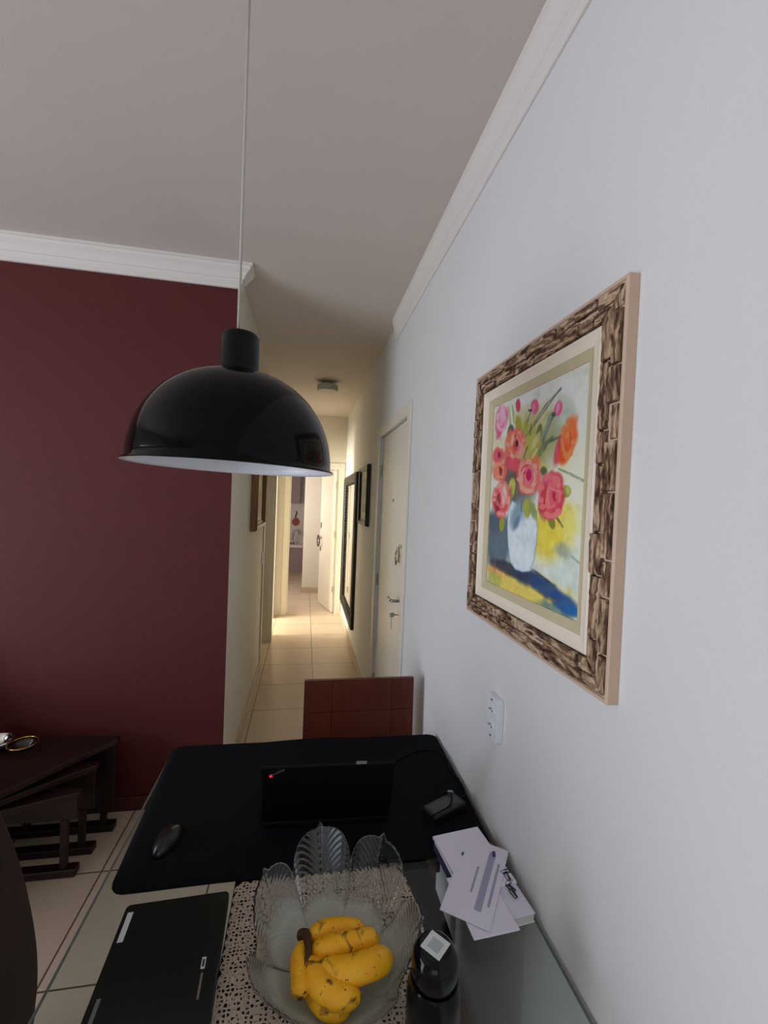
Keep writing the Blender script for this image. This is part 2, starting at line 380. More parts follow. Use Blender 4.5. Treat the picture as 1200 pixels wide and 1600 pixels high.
v0 = [bm.verts.new((-3.55, YR-.0005-u, CEIL-.0005+v)) for u, v in CP]
v1 = [bm.verts.new((XL+.0005+u, YR-.0005-u, CEIL-.0005+v)) for u, v in CP]
v2 = [bm.verts.new((XL+.0005+u, YR+.05, CEIL-.0005+v)) for u, v in CP]
bm.faces.new(v0[::-1]); bm.faces.new(v2)
for P_, Q_ in ((v0, v1), (v1, v2)):
    for i in range(len(CP)): bm.faces.new((P_[i], P_[(i+1) % len(CP)], Q_[(i+1) % len(CP)], Q_[i]))
struct('trim_2', bm, M_CORN)
# door casings
cw = .072
struct('trim_3', B((XR-.014, XR-.0005, DY0-cw, DY0, 0, DZ+cw), (XR-.014, XR-.0005, DY1, DY1+cw, 0, DZ+cw), (XR-.014, XR-.0005, DY0, DY1, DZ, DZ+cw)), M_DOOR, bevel=.003)
struct('trim_4', B((XL+.0005, XL+.014, L1a-.06, L1a, 0, OZ+.06), (XL+.0005, XL+.014, L1b, L1b+.06, 0, OZ+.06), (XL+.0005, XL+.014, L1a, L1b, OZ, OZ+.06),
                   (XL+.0005, XL+.06, L1b-.012, L1b, 0, OZ)), M_DOOR, bevel=.003)
struct('trim_5', B((XL+.0005, XL+.014, L2a-.06, L2a, 0, OZ+.06), (XL+.0005, XL+.014, L2a, L2b, OZ, OZ+.06)), M_DOOR, bevel=.003)
struct('trim_6', B((EX0-.07, EX0, YE-.014, YE-.0005, 0, EZ+.07), (EX1, EX1+.066, YE-.014, YE-.0005, 0, EZ+.07), (EX0, EX1, YE-.014, YE-.0005, EZ, EZ+.07),
                   (EX0-.0, EX0+.014, YE, YE+.12, 0, EZ), (EX1-.014, EX1, YE, YE+.12, 0, EZ), (EX0+.014, EX1-.014, YE, YE+.12, EZ-.014, EZ)), M_DOOR, bevel=.003)

# entrance door with its locks
d = struct('door_1', B((XR+.012, XR+.047, DY0+.003, DY1-.004, .004, DZ-.006)), M_DOOR, bevel=.002)
def hinge(parent, x, y, z, h=.09):
    bm = bmesh.new(); lathe(bm, [(.006, 0), (.006, h)], (x, y, z), 12, True); o = obj('hinge', bm, M_METAL, parent); return o
hinge(d, XR+.006, DY1-.006, 1.84); hinge(d, XR+.006, DY1-.006, 1.02); hinge(d, XR+.006, DY1-.006, .25)
bm = bmesh.new(); lathe(bm, [(0, 0), (.008, 0), (.010, .003), (.010, .006)], (0, 0, 0), 20, True)
obj('peephole', bm, M_METAL, d, loc=(XR+.012, 2.80, 1.665), rot=(0, -math.pi/2, 0))
def door_lever(parent, y, z):
    bm = bmesh.new(); box(bm, XR+.005, XR+.012, y-.02, y+.02, z-.028, z+.028)
    p = obj('lever_plate', bm, M_METAL, parent, bevel=.003)
    bm = bmesh.new(); tube(bm, smooth_pts([(XR+.01, y, z), (XR-.03, y, z), (XR-.045, y+.012, z), (XR-.046, y+.06, z-.004), (XR-.046, y+.10, z)], 6), .0085, 12)
    obj('lever_handle', bm, M_METAL, parent, smooth=True)
door_lever(d, 2.455, 1.085)
bm = bmesh.new(); box(bm, XR+.005, XR+.012, 2.435, 2.475, .985, 1.03); obj('keyhole_plate', bm, M_METAL, d, bevel=.003)
k = thing('key_ring', 'small bunch of keys hanging from the lock below the entrance door handle', 'keys', (XR-.006, 2.455, 1.005))
bm = bmesh.new(); tube(bm, [(.012, 0, 0), (-.022, 0, 0)], .003, 8); box(bm, -.045, -.02, -.0015, .0015, -.012, .012); obj('inserted_key', bm, M_METAL, k)
bm = bmesh.new(); tube(bm, [(-.035+.0, .014*math.cos(t*math.pi/8), -.022+.014*math.sin(t*math.pi/8)) for t in range(16)], .0014, 6, True); obj('split_ring', bm, M_METAL, k)
for q in range(2):
    bm = bmesh.new(); box(bm, -.036, -.034, -.008+q*.008, .006+q*.01, -.06, -.034); box(bm, -.036, -.034, -.004+q*.01, .002+q*.01, -.088+q*.01, -.058); obj('hanging_key', bm, M_METAL, k)
lk = obj('safety_latch', B((XR+.002, XR+.012, 2.41, 2.46, 1.36, 1.40), (XR-.015, XR+.006, 2.40, 2.47, 1.395, 1.41), (XR-.02, XR-.010, 2.44, 2.47, 1.31, 1.40), (XR-.018, XR-.006, 2.47, 2.53, 1.33, 1.345)), M_METAL, d, bevel=.003)
bm = bmesh.new(); tube(bm, smooth_pts([(XR-.012, 2.47, 1.34), (XR-.016, 2.50, 1.30), (XR-.014, 2.53, 1.29), (XR-.012, 2.55, 1.34), (XR+.004, 2.56, 1.385)], 8), .005, 8); obj('latch_arm', bm, M_METAL, d, smooth=True)

# closed bedroom door in the first opening
d2 = struct('door_2', B((XL-.10, XL-.065, L1a+.004, L1b-.004, .004, OZ-.004)), M_DOOR, bevel=.002)
bm = bmesh.new(); tube(bm, smooth_pts([(XL-.07, L1a+.07, 1.02), (XL-.02, L1a+.07, 1.02), (XL-.015, L1a+.12, 1.02), (XL-.015, L1a+.17, 1.02)], 5), .008, 10); obj('lever_handle', bm, M_METAL, d2, smooth=True)
# end door, open into the laundry, hinged on the right
ang = math.atan2(1.0, -.27)
d3 = bpy.data.objects.new('door_3', None); COL.objects.link(d3); d3['kind'] = 'structure'; d3.location = (EX1-.016, YE+.125, 0); d3.rotation_euler = (0, 0, ang)
obj('door_leaf', B((0.0, .70, 0, .035, .006, EZ-.02)), M_DOOR, d3, bevel=.002)
for z in (1.83, 1.1, .3): hinge(d3, -.004, .040, z)
bm = bmesh.new(); tube(bm, [(.64, .0, 1.05), (.64, .085, 1.05)], .01, 10); obj('door_knob_stem', bm, M_METAL, d3)
bm = bmesh.new(); box(bm, .62, .66, .035, .041, 1.20, 1.29); obj('upper_lock_plate', bm, M_METAL, d3)
bm = bmesh.new(); box(bm, .62, .66, .035, .041, .84, .90); obj('keyhole_plate', bm, M_METAL, d3)
bm = bmesh.new(); tube(bm, [(.64+.055*math.cos(t*math.pi/16), .078, 1.0+.085*math.sin(t*math.pi/16)) for t in range(32)], .010, 10, True)
wr = obj('hanging_wreath', bm, mat('brown_twisted_twig', rgb(92, 74, 56), .7, bump=.6, bscale=60), None, smooth=True, loc=d3.location, rot=d3.rotation_euler)
tag(wr, 'small brown oval ring hanging from the knob of the half open end door', 'wreath')

# ------------------------------------------------------------ hallway things
def thin_glass(name, tint, rough=0.0):
    m = bpy.data.materials.new(name); m.use_nodes = True; nt = m.node_tree; L = nt.links
    for n in list(nt.nodes): nt.nodes.remove(n)
    out = nt.nodes.new('ShaderNodeOutputMaterial'); tr = nt.nodes.new('ShaderNodeBsdfTransparent'); gl = nt.nodes.new('ShaderNodeBsdfGlossy')
    tr.inputs[0].default_value = tint; gl.inputs['Roughness'].default_value = rough
    lw = nt.nodes.new('ShaderNodeLayerWeight'); lw.inputs[0].default_value = .5
    pw = nt.nodes.new('ShaderNodeMath'); pw.operation = 'POWER'; L.new(lw.outputs['Facing'], pw.inputs[0]); pw.inputs[1].default_value = 5
    fr = nt.nodes.new('ShaderNodeMath'); fr.operation = 'MULTIPLY_ADD'; L.new(pw.outputs[0], fr.inputs[0]); fr.inputs[1].default_value = .96; fr.inputs[2].default_value = .022
    ms = nt.nodes.new('ShaderNodeMixShader'); L.new(fr.outputs[0], ms.inputs[0]); L.new(tr.outputs[0], ms.inputs[1]); L.new(gl.outputs[0], ms.inputs[2])
    L.new(ms.outputs[0], out.inputs[0]); return m
M_TABLEGLASS = thin_glass('clear_table_glass', (.90, .95, .94, 1))
M_PANE = thin_glass('picture_glass', (.98, .98, .98, 1))

t = thing('ceiling_lamp', 'small round frosted drum lamp on the hallway ceiling', 'ceiling lamp', (.175, 4.5, CEIL))
bm = bmesh.new(); lathe(bm, [(.0, 0), (.055, 0), (.055, -.03), (.03, -.034), (0, -.034)], seg=32); obj('ceiling_plate', bm, M_METAL, t)
bm = bmesh.new(); lathe(bm, [(0, -.034), (.100, -.034), (.104, -.04), (.104, -.086), (.098, -.095), (.06, -.099), (0, -.1)], seg=48); obj('frosted_shade', bm, M_FROSTLAMP, t, smooth=False, bevel=.002)
for a_ in (0.4, 2.5, 4.6):
    bm = bmesh.new(); c_, s_ = math.cos(a_)*.107, math.sin(a_)*.107
    tube(bm, [(c_*.9, s_*.9, -.05), (c_*1.06, s_*1.06, -.05)], .005, 8)
    obj('clip', bm, M_METAL, t)

def wall_frame(name, label, cat, side, y0, y1, z0, z1, fw, fd, mframe, inner, extra=None):
    """picture or mirror hung flat on a hallway wall; side=+1 right wall, -1 left wall"""
    X0 = XR-.001 if side > 0 else XL+.001; s = -1 if side > 0 else 1
    t = thing(name, label, cat, (X0, (y0+y1)/2, z0)); hw = (y1-y0)/2; H = z1-z0
    bm = bmesh.new()
    def bar(poly_o, poly_i):
        pass
    # mitred moulding: outer low, crest, inner low
    prof = [(0, 0), (0, fd*.7), (fw*.25, fd), (fw*.6, fd*.85), (fw*.8, fd*.5), (fw, fd*.45), (fw, 0)]
    rings = []
    for (wv, dv) in prof:
        rings.append([bm.verts.new((s*dv, yy, zz)) for yy, zz in ((-hw+wv, wv), (hw-wv, wv), (hw-wv, H-wv), (-hw+wv, H-wv))])
    for i in range(len(rings)):
        a, b = rings[i], rings[(i+1) % len(rings)]
        for k in range(4): bm.faces.new((a[k], a[(k+1) % 4], b[(k+1) % 4], b[k]))
    obj('frame', bm, mframe, t)
    for nm, mt, inset, depth in inner:
        q = fw+inset-.001
        x = sorted((s*.002, s*depth))
        obj(nm, B((x[0], x[1], -hw+q, hw-q, q, H-q)), mt, t)
    return t
tm = wall_frame('wall_mirror', 'tall wide mirror in a black carved frame on the hallway wall', 'mirror', 1, 4.63, 6.02, .27, 1.965, .11, .045, M_BLKFRAME, [('mirror_glass', M_MIRROR, 0, .010)])
# carved beads along the mirror frame
bm = bmesh.new()
for i in range(38):
    z = .11+i*(1.695-.22)/37
    for yy in (-.695+.108, .695-.108):
        bmesh.ops.create_icosphere(bm, subdivisions=1, radius=.011, matrix=Matrix.Translation((-.022, yy, z)))
for i in range(30):
    y = -.58+i*1.16/29
    for zz in (.108, 1.695-.108): bmesh.ops.create_icosphere(bm, subdivisions=1, radius=.011, matrix=Matrix.Translation((-.022, y, zz)))
cb = obj('carved_border', bm, M_BLKFRAME, tm, smooth=True); cb['kind'] = 'stuff'
def small_art(seedcol):
    m = bpy.data.materials.new('muted_print'); m.use_nodes = True; nt = m.node_tree; L = nt.links; b = nt.nodes['Principled BSDF']
    tc = nt.nodes.new('ShaderNodeTexCoord'); n = nt.nodes.new('ShaderNodeTexNoise'); n.inputs['Scale'].default_value = 9; n.inputs['Detail'].default_value = 5
    L.new(tc.outputs['Object'], n.inputs[0]); r = nt.nodes.new('ShaderNodeValToRGB'); r.color_ramp.elements[0].position = .35; r.color_ramp.elements[1].position = .65
    r.color_ramp.elements[0].color = seedcol[0]; r.color_ramp.elements[1].color = seedcol[1]; L.new(n.outputs['Fac'], r.inputs[0]); L.new(r.outputs[0], b.inputs['Base Color']); return m
A1 = small_art((rgb(96, 98, 84), rgb(170, 168, 150))); A2 = small_art((rgb(120, 104, 60), rgb(190, 176, 130)))
M_MOUNT = mat('cream_mount_card', rgb(216, 210, 192), .8)
wall_frame('framed_picture', 'small dark framed picture on the hallway wall between the mirror and the entrance door', 'picture', 1, 3.78, 4.38, 1.43, 1.98, .045, .035, M_BLKFRAME,
           [('mount', M_MOUNT, 0, .006), ('print', A1, .075, .0075)])
wall_frame('gilt_picture', 'gilt brown framed picture on the left hallway wall, its top hidden behind the pendant', 'picture', -1, 3.27, 4.02, 1.40, 2.02, .055, .05, M_GOLDFRAME,
           [('inner_fillet', M_LINER, 0, .012), ('print', A2, .03, .0135)])
s = thing('light_switch', 'slim white light switch on the left hallway wall beside the bedroom door', 'light switch', (XL+.001, 4.24, 1.08))
obj('switch_plate', B((0, .008, -.036, .036, -.058, .058)), M_PLASTIC, s, bevel=.004); obj('rocker', B((.008, .013, -.012, .012, -.02, .02)), M_PLASTIC, s, bevel=.002)

# laundry seen through the end door
t = thing('counter', 'pale counter on a mauve base at the back of the far room', 'counter', (-.5, 10.2, 0))
obj('worktop', B((-.65, .47, -.28, .24, .56, .62)), M_CERAMIC, t, bevel=.004)
obj('base_cabinet', B((-.62, .465, -.24, .23, 0, .56)), M_MAUVE, t)
t = thing('faucet', 'tall curved faucet on the far counter', 'faucet', (-.26, 10.12, .62))
bm = bmesh.new(); tube(bm, smooth_pts([(0, 0, 0), (0, 0, .2), (.02, 0, .29), (.08, 0, .33), (.14, 0, .29), (.15, 0, .22)], 8), .018, 12); obj('spout', bm, M_METAL, t, smooth=True)
bm = bmesh.new(); lathe(bm, [(.045, 0), (.045, .02), (.025, .05), (.02, .09)], seg=24, caps=True); obj('faucet_base', bm, M_METAL, t)
t = thing('wall_cabinet', 'grey mauve cabinet hung high on the back wall of the far room', 'cabinet', (-.45, 10.32, 1.55))
obj('body', B((-.6, .33, -.12, .12, 0, 1.1)), M_MAUVE, t, bevel=.003)
obj('door', B((-.13, .32, -.135, -.121, .01, 1.09)), M_MAUVE, t, bevel=.002); obj('door', B((-.59, -.14, -.135, -.121, .01, 1.09)), M_MAUVE, t, bevel=.002)
t = thing('hanging_ornament', 'round terracotta ornament hanging on the white wall above the far counter', 'ornament', (-.215, 10.43, 1.11))
bm = bmesh.new(); lathe(bm, [(0, -.015), (.085, -.012), (.09, 0), (.085, .012), (0, .015)], seg=32); obj('disc', bm, M_REDCER, t, rot=(math.pi/2, 0, 0))
bm = bmesh.new(); tube(bm, smooth_pts([(0, 0, .09), (-.01, 0, .14), (.015, -.01, .2), (0, 0, .25)], 5), .012, 8); obj('hanging_cord', bm, M_DARK, t, smooth=True)

# ------------------------------------------------------------ big flower painting
WX = XR-.0005
py0, py1, pz0, pz1 = .672, 1.350, EYE-.338, EYE+.410
t = thing('framed_painting', 'large flower painting in a wide carved brown frame on the right wall', 'painting', (WX, (py0+py1)/2, pz0))
HY = (py1-py0)/2; HZ = pz1-pz0; FD = .024; fw = .062
# pale outer casing (sides and a thin pale lip), as a mitred ring
def ring_frame(bm, prof, hy=HY, hz=HZ):
    rings = [[bm.verts.new((-d_, yy, zz)) for yy, zz in ((-hy+w_, w_), (hy-w_, w_), (hy-w_, hz-w_), (-hy+w_, hz-w_))] for w_, d_ in prof]
    for i in range(len(rings)-1):
        a, b = rings[i], rings[i+1]
        for k in range(4): bm.faces.new((a[k], a[(k+1) % 4], b[(k+1) % 4], b[k]))
bm = bmesh.new(); ring_frame(bm, [(0, 0), (0, FD-.004), (.002, FD-.002), (.007, FD-.002), (.009, FD-.006), (fw+.004, FD-.008), (fw+.004, 0), (0, 0)]); obj('outer_casing', bm, M_FRAMEWOOD, t, bevel=.0008)
# carved bark chips: two staggered rows of raised blocks along each side
def chips(vertical, only):
    bm = bmesh.new(); gl = bm.verts.layers.float.new('groove')
    def chip(a0, a1, b0, b1, h):     # a along the side, b across, h height; bevelled block with jagged outline
        n = max(3, int((a1-a0)/.008)); top = []; bot = []
        for e in (0, 1):
            r1 = []; r2 = []
            for i in range(n+1):
                a = a0+(a1-a0)*i/n; b = (b0 if e == 0 else b1)+random.uniform(-.0016, .0016)
                ins = .0022 if e == 0 else -.0022
                aa = a+(.0022 if i == 0 else (-.0022 if i == n else 0))
                r1.append((a, b, 0)); r2.append((aa+random.uniform(-.0006, .0006), b+ins, h+random.uniform(-.0012, .0012)))
            bot.append(r1); top.append(r2)
        return bot, top, n
    def put(P, side):
        a, b, h = P
        if vertical: y = (-HY+b) if side == 0 else (HY-b); z = a
        else: z = b if side == 0 else HZ-b; y = -HY+a
        return (-(FD-.0075)-h, y, z)
    Ltot = HZ if vertical else 2*HY
    for side in (only,):
        for row in (0, 1):
            for layer in (0,):
                a = .010
                while a < Ltot-.012:
                    ln = random.uniform(.045, .13); a1 = min(a+ln, Ltot-.010)
                    if Ltot-.010-a1 < .03: a1 = Ltot-.010
                    split = .034+random.uniform(-.005, .005)
                    b0, b1 = (.010, split) if row == 0 else (split+.001, fw+.001)
                    # mitre at the corners: clip blocks so both directions meet on the diagonal
                    c0 = max(a, b0+.002); c1 = min(a1, Ltot-b0-.002)
                    if c1-c0 > .012:
                        bot, top, n = chip(c0+.0012, c1-.0012, b0, b1, random.uniform(.0035, .0115))
                        def clip(P):
                            aa, b, h = P; return (min(max(aa, b), Ltot-b), b, h)
                        vb = [[bm.verts.new(put(clip(p), side)) for p in r] for r in bot]; vt = [[bm.verts.new(put(clip(p), side)) for p in r] for r in top]
                        for r in vb:
                            for v in r: v[gl] = 1.0
                        for i in range(n):
                            for q in ((vt[0][i], vt[0][i+1], vt[1][i+1], vt[1][i]), (vb[0][i], vb[0][i+1], vt[0][i+1], vt[0][i]), (vb[1][i], vb[1][i+1], vt[1][i+1], vt[1][i])):
                                try: bm.faces.new(q)
                                except ValueError: pass
                        for i in (0, n):
                            try: bm.faces.new((vb[0][i], vb[1][i], vt[1][i], vt[0][i]))
                            except ValueError: pass
                    a = a1
    bmesh.ops.recalc_face_normals(bm, faces=bm.faces)
    return bm
M_GROOVE = mat('dark_brown_groove', rgb(58, 36, 20), .7, bump=.4, bscale=90)
bm = bmesh.new(); ring_frame(bm, [(.009, FD-.0075), (fw+.002, FD-.0075)]); obj('carving_ground', bm, M_GROOVE, t)
for q in (0, 1): obj('carved_bark_upright', chips(True, q), M_BARKV, t); obj('carved_bark_level', chips(False, q), M_BARKH, t)
bm = bmesh.new(); ring_frame(bm, [(fw+.003, 0), (fw+.003, FD-.004), (fw+.008, FD-.002), (fw+.016, FD-.006), (fw+.032, FD-.009), (fw+.032, .002)]); obj('cream_liner', bm, M_LINER, t, bevel=.0008)
bm = bmesh.new(); ring_frame(bm, [(fw+.0315, .001), (fw+.0315, FD-.011), (fw+.033, FD-.011), (fw+.048, .0080), (fw+.049, .0088), (fw+.0525, .0085), (fw+.0525, .001)]); obj('olive_fillet', bm, M_FILLET, t)
# canvas: a fine grid whose colours are the painting itself
CY = HY-.112; cz0, cz1 = .112, HZ-.112
NU, NV = 220, 280
u = np.linspace(0, 1, NU)[None, :].repeat(NV, 0); v = np.linspace(0, 1, NV)[:, None].repeat(NU, 1)
rngp = np.random.default_rng(3)
def nz(sc):
    g = rngp.standard_normal((sc+2, sc+2)); x = u*sc; y = v*sc; i = x.astype(int); j = y.astype(int); fx = x-i; fy = y-j
    fx = fx*fx*(3-2*fx); fy = fy*fy*(3-2*fy)
    return (g[j, i]*(1-fx)+g[j, i+1]*fx)*(1-fy)+(g[j+1, i]*(1-fx)+g[j+1, i+1]*fx)*fy
N1, N2, N3 = nz(9), nz(25), nz(60)
img = np.ones((NV, NU, 3))*np.array([190, 196, 182.])
BRUSH=[
('e',[0.89,0.509,0.145,-0.004,0.046,-0.396],(212,212,182),0.9),
('e',[0.145,0.863,0.224,-0.033,0.041,-0.242],(205,190,150),0.8),
('e',[0.422,0.896,0.545,-0.097,0.025,-0.168],(200,208,196),0.8),
('e',[0.663,0.942,0.335,-0.073,0.012,-0.092],(204,210,204),0.9),
('e',[0.704,0.744,0.103,-0.035,-0.099,-0.099],(150,162,142),0.9),
('e',[0.727,0.329,0.169,0.01,0.016,-0.119],(205,182,45),0.8),
('e',[0.877,0.39,0.08,0.002,0.009,-0.079],(210,195,90),0.9),
('e',[0.904,0.165,0.142,0.008,-0.026,-0.111],(184,196,186),0.8),
('e',[0.837,0.269,0.062,-0.011,-0.025,-0.025],(140,150,125),0.9),
('e',[0.128,0.26,0.225,0.016,0.027,-0.15],(62,84,98),0.5),
('e',[0.086,0.348,0.18,0.007,0.01,-0.054],(70,80,95),0.7),
('e',[0.549,0.039,0.446,-0.008,-0.072,-0.088],(205,182,70),0.5),
('e',[0.135,0.082,0.148,0.01,-0.011,-0.036],(205,140,75),0.8),
('e',[0.094,0.023,0.101,0.015,0.008,-0.044],(160,165,80),0.9),
('e',[0.827,0.008,0.137,-0.007,-0.025,-0.028],(90,120,120),0.7),
('e',[0.339,0.117,0.264,-0.006,-0.025,-0.032],(34,42,58),0.6),
('e',[0.54,0.106,0.151,-0.007,-0.033,-0.039],(30,45,80),0.6),
('e',[0.712,0.089,0.162,-0.019,-0.034,-0.032],(24,60,115),0.5),
('e',[0.89,0.054,0.132,-0.02,-0.035,-0.033],(18,66,130),0.5),
('e',[0.957,0.036,0.062,-0.009,-0.02,-0.019],(20,90,150),0.6),
('e',[0.365,0.614,0.168,-0.011,0.01,-0.067],(90,80,80),0.7),
('e',[0.502,0.739,0.207,-0.04,-0.04,-0.143],(160,150,70),0.9),
('e',[0.358,0.523,0.19,-0.005,0.014,-0.092],(85,75,70),0.7),
('p',[(0.314,0.466),(0.586,0.404),(0.615,0.345),(0.609,0.263),(0.59,0.187),(0.557,0.138),(0.48,0.123),(0.39,0.124),(0.333,0.15),(0.289,0.229),(0.266,0.329),(0.269,0.406)],(190,201,204)),
('e',[0.406,0.416,0.079,-0.007,-0.036,-0.071],(110,135,150),0.8),
('e',[0.384,0.359,0.024,-0.002,-0.023,-0.032],(80,110,130),0.9),
('l',[(0.382,0.77),(0.481,0.885)],0.0089,(70,95,70)),
('l',[(0.526,0.83),(0.637,0.895),(0.77,0.94)],0.0089,(95,100,95)),
('l',[(0.44,0.779),(0.544,0.827),(0.756,0.936)],0.0071,(80,95,80)),
('l',[(0.625,0.74),(0.695,0.818),(0.722,0.842)],0.0161,(75,100,85)),
('l',[(0.598,0.69),(0.675,0.726),(0.794,0.736)],0.0107,(60,80,65)),
('l',[(0.583,0.669),(0.628,0.717),(0.72,0.742)],0.0143,(80,100,75)),
('l',[(0.252,0.847),(0.212,0.96)],0.0107,(150,160,70)),
('l',[(0.293,0.867),(0.257,0.96)],0.0089,(110,130,60)),
('l',[(0.782,0.602),(0.882,0.575),(0.986,0.543)],0.0089,(110,125,95)),
('l',[(0.761,0.415),(0.84,0.362)],0.0107,(70,60,50)),
('l',[(0.587,0.15),(0.8,0.11)],0.0071,(25,35,55)),
('l',[(0.92,0.25),(0.978,0.229)],0.0089,(130,140,130)),
('l',[(0.634,0.061),(0.749,0.046),(0.808,0.051)],0.0071,(120,90,40)),
('e',[0.584,0.787,0.031,-0.007,-0.013,-0.035],(95,105,55),0.3),
('e',[0.255,0.829,0.04,-0.01,-0.017,-0.03],(60,90,80),0.3),
('e',[0.353,0.849,0.042,-0.005,0.016,-0.044],(150,150,55),0.4),
('e',[0.502,0.739,0.033,-0.008,-0.022,-0.043],(175,170,80),0.5),
('e',[0.416,0.807,0.028,-0.007,-0.024,-0.044],(155,155,60),0.5),
('e',[0.63,0.702,0.024,-0.009,-0.045,-0.034],(110,125,95),0.5),
('e',[0.555,0.748,0.023,-0.008,-0.04,-0.037],(190,190,130),0.6),
('e',[0.651,0.788,0.022,-0.007,-0.033,-0.044],(120,140,130),0.7),
('e',[0.641,0.619,0.057,-0.013,-0.014,-0.02],(185,180,110),0.4),
('e',[0.652,0.6,0.036,-0.002,0.003,-0.019],(80,95,60),0.4),
('e',[0.857,0.506,0.042,0.003,0.013,-0.028],(125,140,60),0.25),
('e',[0.87,0.509,0.018,0.001,0.009,-0.019],(165,170,90),0.4),
('e',[0.744,0.376,0.029,0.005,0.02,-0.028],(110,120,50),0.3),
('e',[0.491,0.433,0.041,0.0,0.007,-0.049],(150,150,60),0.35),
('e',[0.566,0.419,0.038,0.003,0.023,-0.041],(125,140,90),0.4),
('e',[0.303,0.533,0.044,-0.004,-0.01,-0.05],(185,175,80),0.35),
('e',[0.288,0.491,0.026,-0.002,-0.015,-0.05],(130,135,60),0.4),
('e',[0.192,0.343,0.038,0.0,-0.003,-0.044],(140,145,45),0.35),
('e',[0.645,0.405,0.02,0.005,0.035,-0.029],(150,150,80),0.4),
('e',[0.112,0.914,0.086,-0.021,-0.029,-0.067],(196,110,140),0.35),
('e',[0.12,0.94,0.04,-0.01,-0.014,-0.043],(225,160,180),0.5),
('e',[0.098,0.852,0.035,-0.008,-0.025,-0.041],(190,70,110),0.5),
('e',[0.333,0.95,0.028,-0.006,0.001,-0.032],(190,60,90),0.25),
('e',[0.524,0.909,0.044,-0.011,-0.006,-0.032],(205,80,120),0.25),
('e',[0.515,0.903,0.019,-0.005,-0.004,-0.023],(230,130,160),0.5),
('e',[0.753,0.857,0.033,-0.009,-0.01,-0.029],(205,85,130),0.25),
('e',[0.75,0.862,0.012,-0.003,-0.008,-0.022],(235,150,180),0.5),
('e',[0.479,0.898,0.023,-0.004,0.001,-0.007],(70,60,60),0.4),
('e',[0.715,0.84,0.019,-0.003,0.001,-0.01],(70,80,70),0.4),
('e',[0.846,0.712,0.065,-0.016,-0.036,-0.087],(215,95,50),0.35),
('e',[0.861,0.757,0.043,-0.012,-0.015,-0.037],(222,110,60),0.5),
('e',[0.775,0.679,0.032,-0.007,-0.024,-0.058],(190,60,80),0.6),
('e',[0.818,0.661,0.036,-0.008,-0.016,-0.038],(220,80,40),0.5),
('e',[0.092,0.714,0.087,-0.011,-0.003,-0.046],(200,80,90),0.3),
('e',[0.109,0.717,0.023,-0.002,0.003,-0.019],(120,30,60),0.5),
('e',[0.112,0.63,0.096,-0.009,-0.004,-0.056],(215,95,80),0.3),
('e',[0.142,0.628,0.025,-0.002,0.005,-0.031],(120,25,35),0.5),
('e',[0.321,0.756,0.126,-0.019,-0.005,-0.082],(215,90,85),0.2),
('e',[0.305,0.66,0.085,-0.001,0.026,-0.044],(200,70,90),0.3),
('e',[0.265,0.767,0.068,-0.013,-0.015,-0.049],(225,110,75),0.5),
('e',[0.379,0.721,0.054,-0.006,0.006,-0.042],(225,140,150),0.5),
('e',[0.333,0.751,0.047,-0.007,-0.002,-0.035],(190,50,70),0.5),
('e',[0.343,0.754,0.019,-0.003,-0.001,-0.017],(70,20,30),0.35),
('e',[0.285,0.782,0.022,-0.004,-0.01,-0.033],(240,170,140),0.6),
('e',[0.488,0.583,0.129,-0.011,-0.002,-0.085],(215,95,85),0.18),
('e',[0.552,0.641,0.061,-0.007,-0.002,-0.038],(225,110,80),0.5),
('e',[0.477,0.528,0.076,-0.002,0.005,-0.032],(220,110,90),0.5),
('e',[0.417,0.603,0.036,-0.003,-0.004,-0.056],(235,150,150),0.5),
('e',[0.502,0.586,0.056,-0.005,-0.003,-0.045],(220,110,130),0.4),
('e',[0.496,0.589,0.03,-0.003,-0.002,-0.028],(170,20,80),0.45),
('e',[0.554,0.564,0.014,-0.002,-0.007,-0.038],(240,160,150),0.6),
('e',[0.165,0.471,0.127,-0.003,0.003,-0.096],(200,65,75),0.2),
('e',[0.185,0.493,0.072,-0.003,-0.004,-0.062],(230,140,140),0.5),
('e',[0.208,0.492,0.024,-0.001,-0.003,-0.052],(245,190,180),0.6),
('e',[0.118,0.457,0.045,-0.001,-0.004,-0.054],(130,15,40),0.55),
('e',[0.178,0.395,0.072,0.002,0.004,-0.021],(220,95,90),0.5),
('e',[0.729,0.488,0.12,-0.008,-0.01,-0.104],(190,55,75),0.18),
('e',[0.713,0.556,0.078,-0.007,-0.004,-0.035],(200,80,110),0.5),
('e',[0.661,0.471,0.049,-0.004,-0.017,-0.065],(180,50,65),0.6),
('e',[0.707,0.485,0.025,-0.002,-0.006,-0.057],(225,120,115),0.45),
('e',[0.759,0.495,0.051,-0.003,-0.005,-0.049],(205,80,95),0.45),
('e',[0.766,0.498,0.024,-0.002,-0.003,-0.028],(160,30,60),0.45),
('e',[0.764,0.512,0.057,-0.011,-0.003,-0.005],(225,130,130),0.5),
('e',[0.709,0.407,0.047,0.001,0.003,-0.021],(200,70,70),0.5),
('l',[(0.357,0.767),(0.363,0.758),(0.365,0.749),(0.364,0.741),(0.359,0.734),(0.351,0.729)],0.0089,(236,140,120)),
('l',[(0.397,0.725),(0.386,0.713),(0.37,0.705),(0.35,0.701),(0.327,0.702),(0.303,0.707)],0.0125,(170,40,50)),
('l',[(0.396,0.744),(0.395,0.733),(0.389,0.723),(0.38,0.715),(0.368,0.709),(0.353,0.705)],0.0125,(236,140,120)),
('l',[(0.384,0.716),(0.373,0.71),(0.36,0.706),(0.346,0.704),(0.33,0.704),(0.313,0.707)],0.0089,(236,140,120)),
('l',[(0.409,0.738),(0.405,0.724),(0.395,0.712),(0.38,0.703),(0.362,0.697),(0.339,0.696)],0.0125,(236,140,120)),
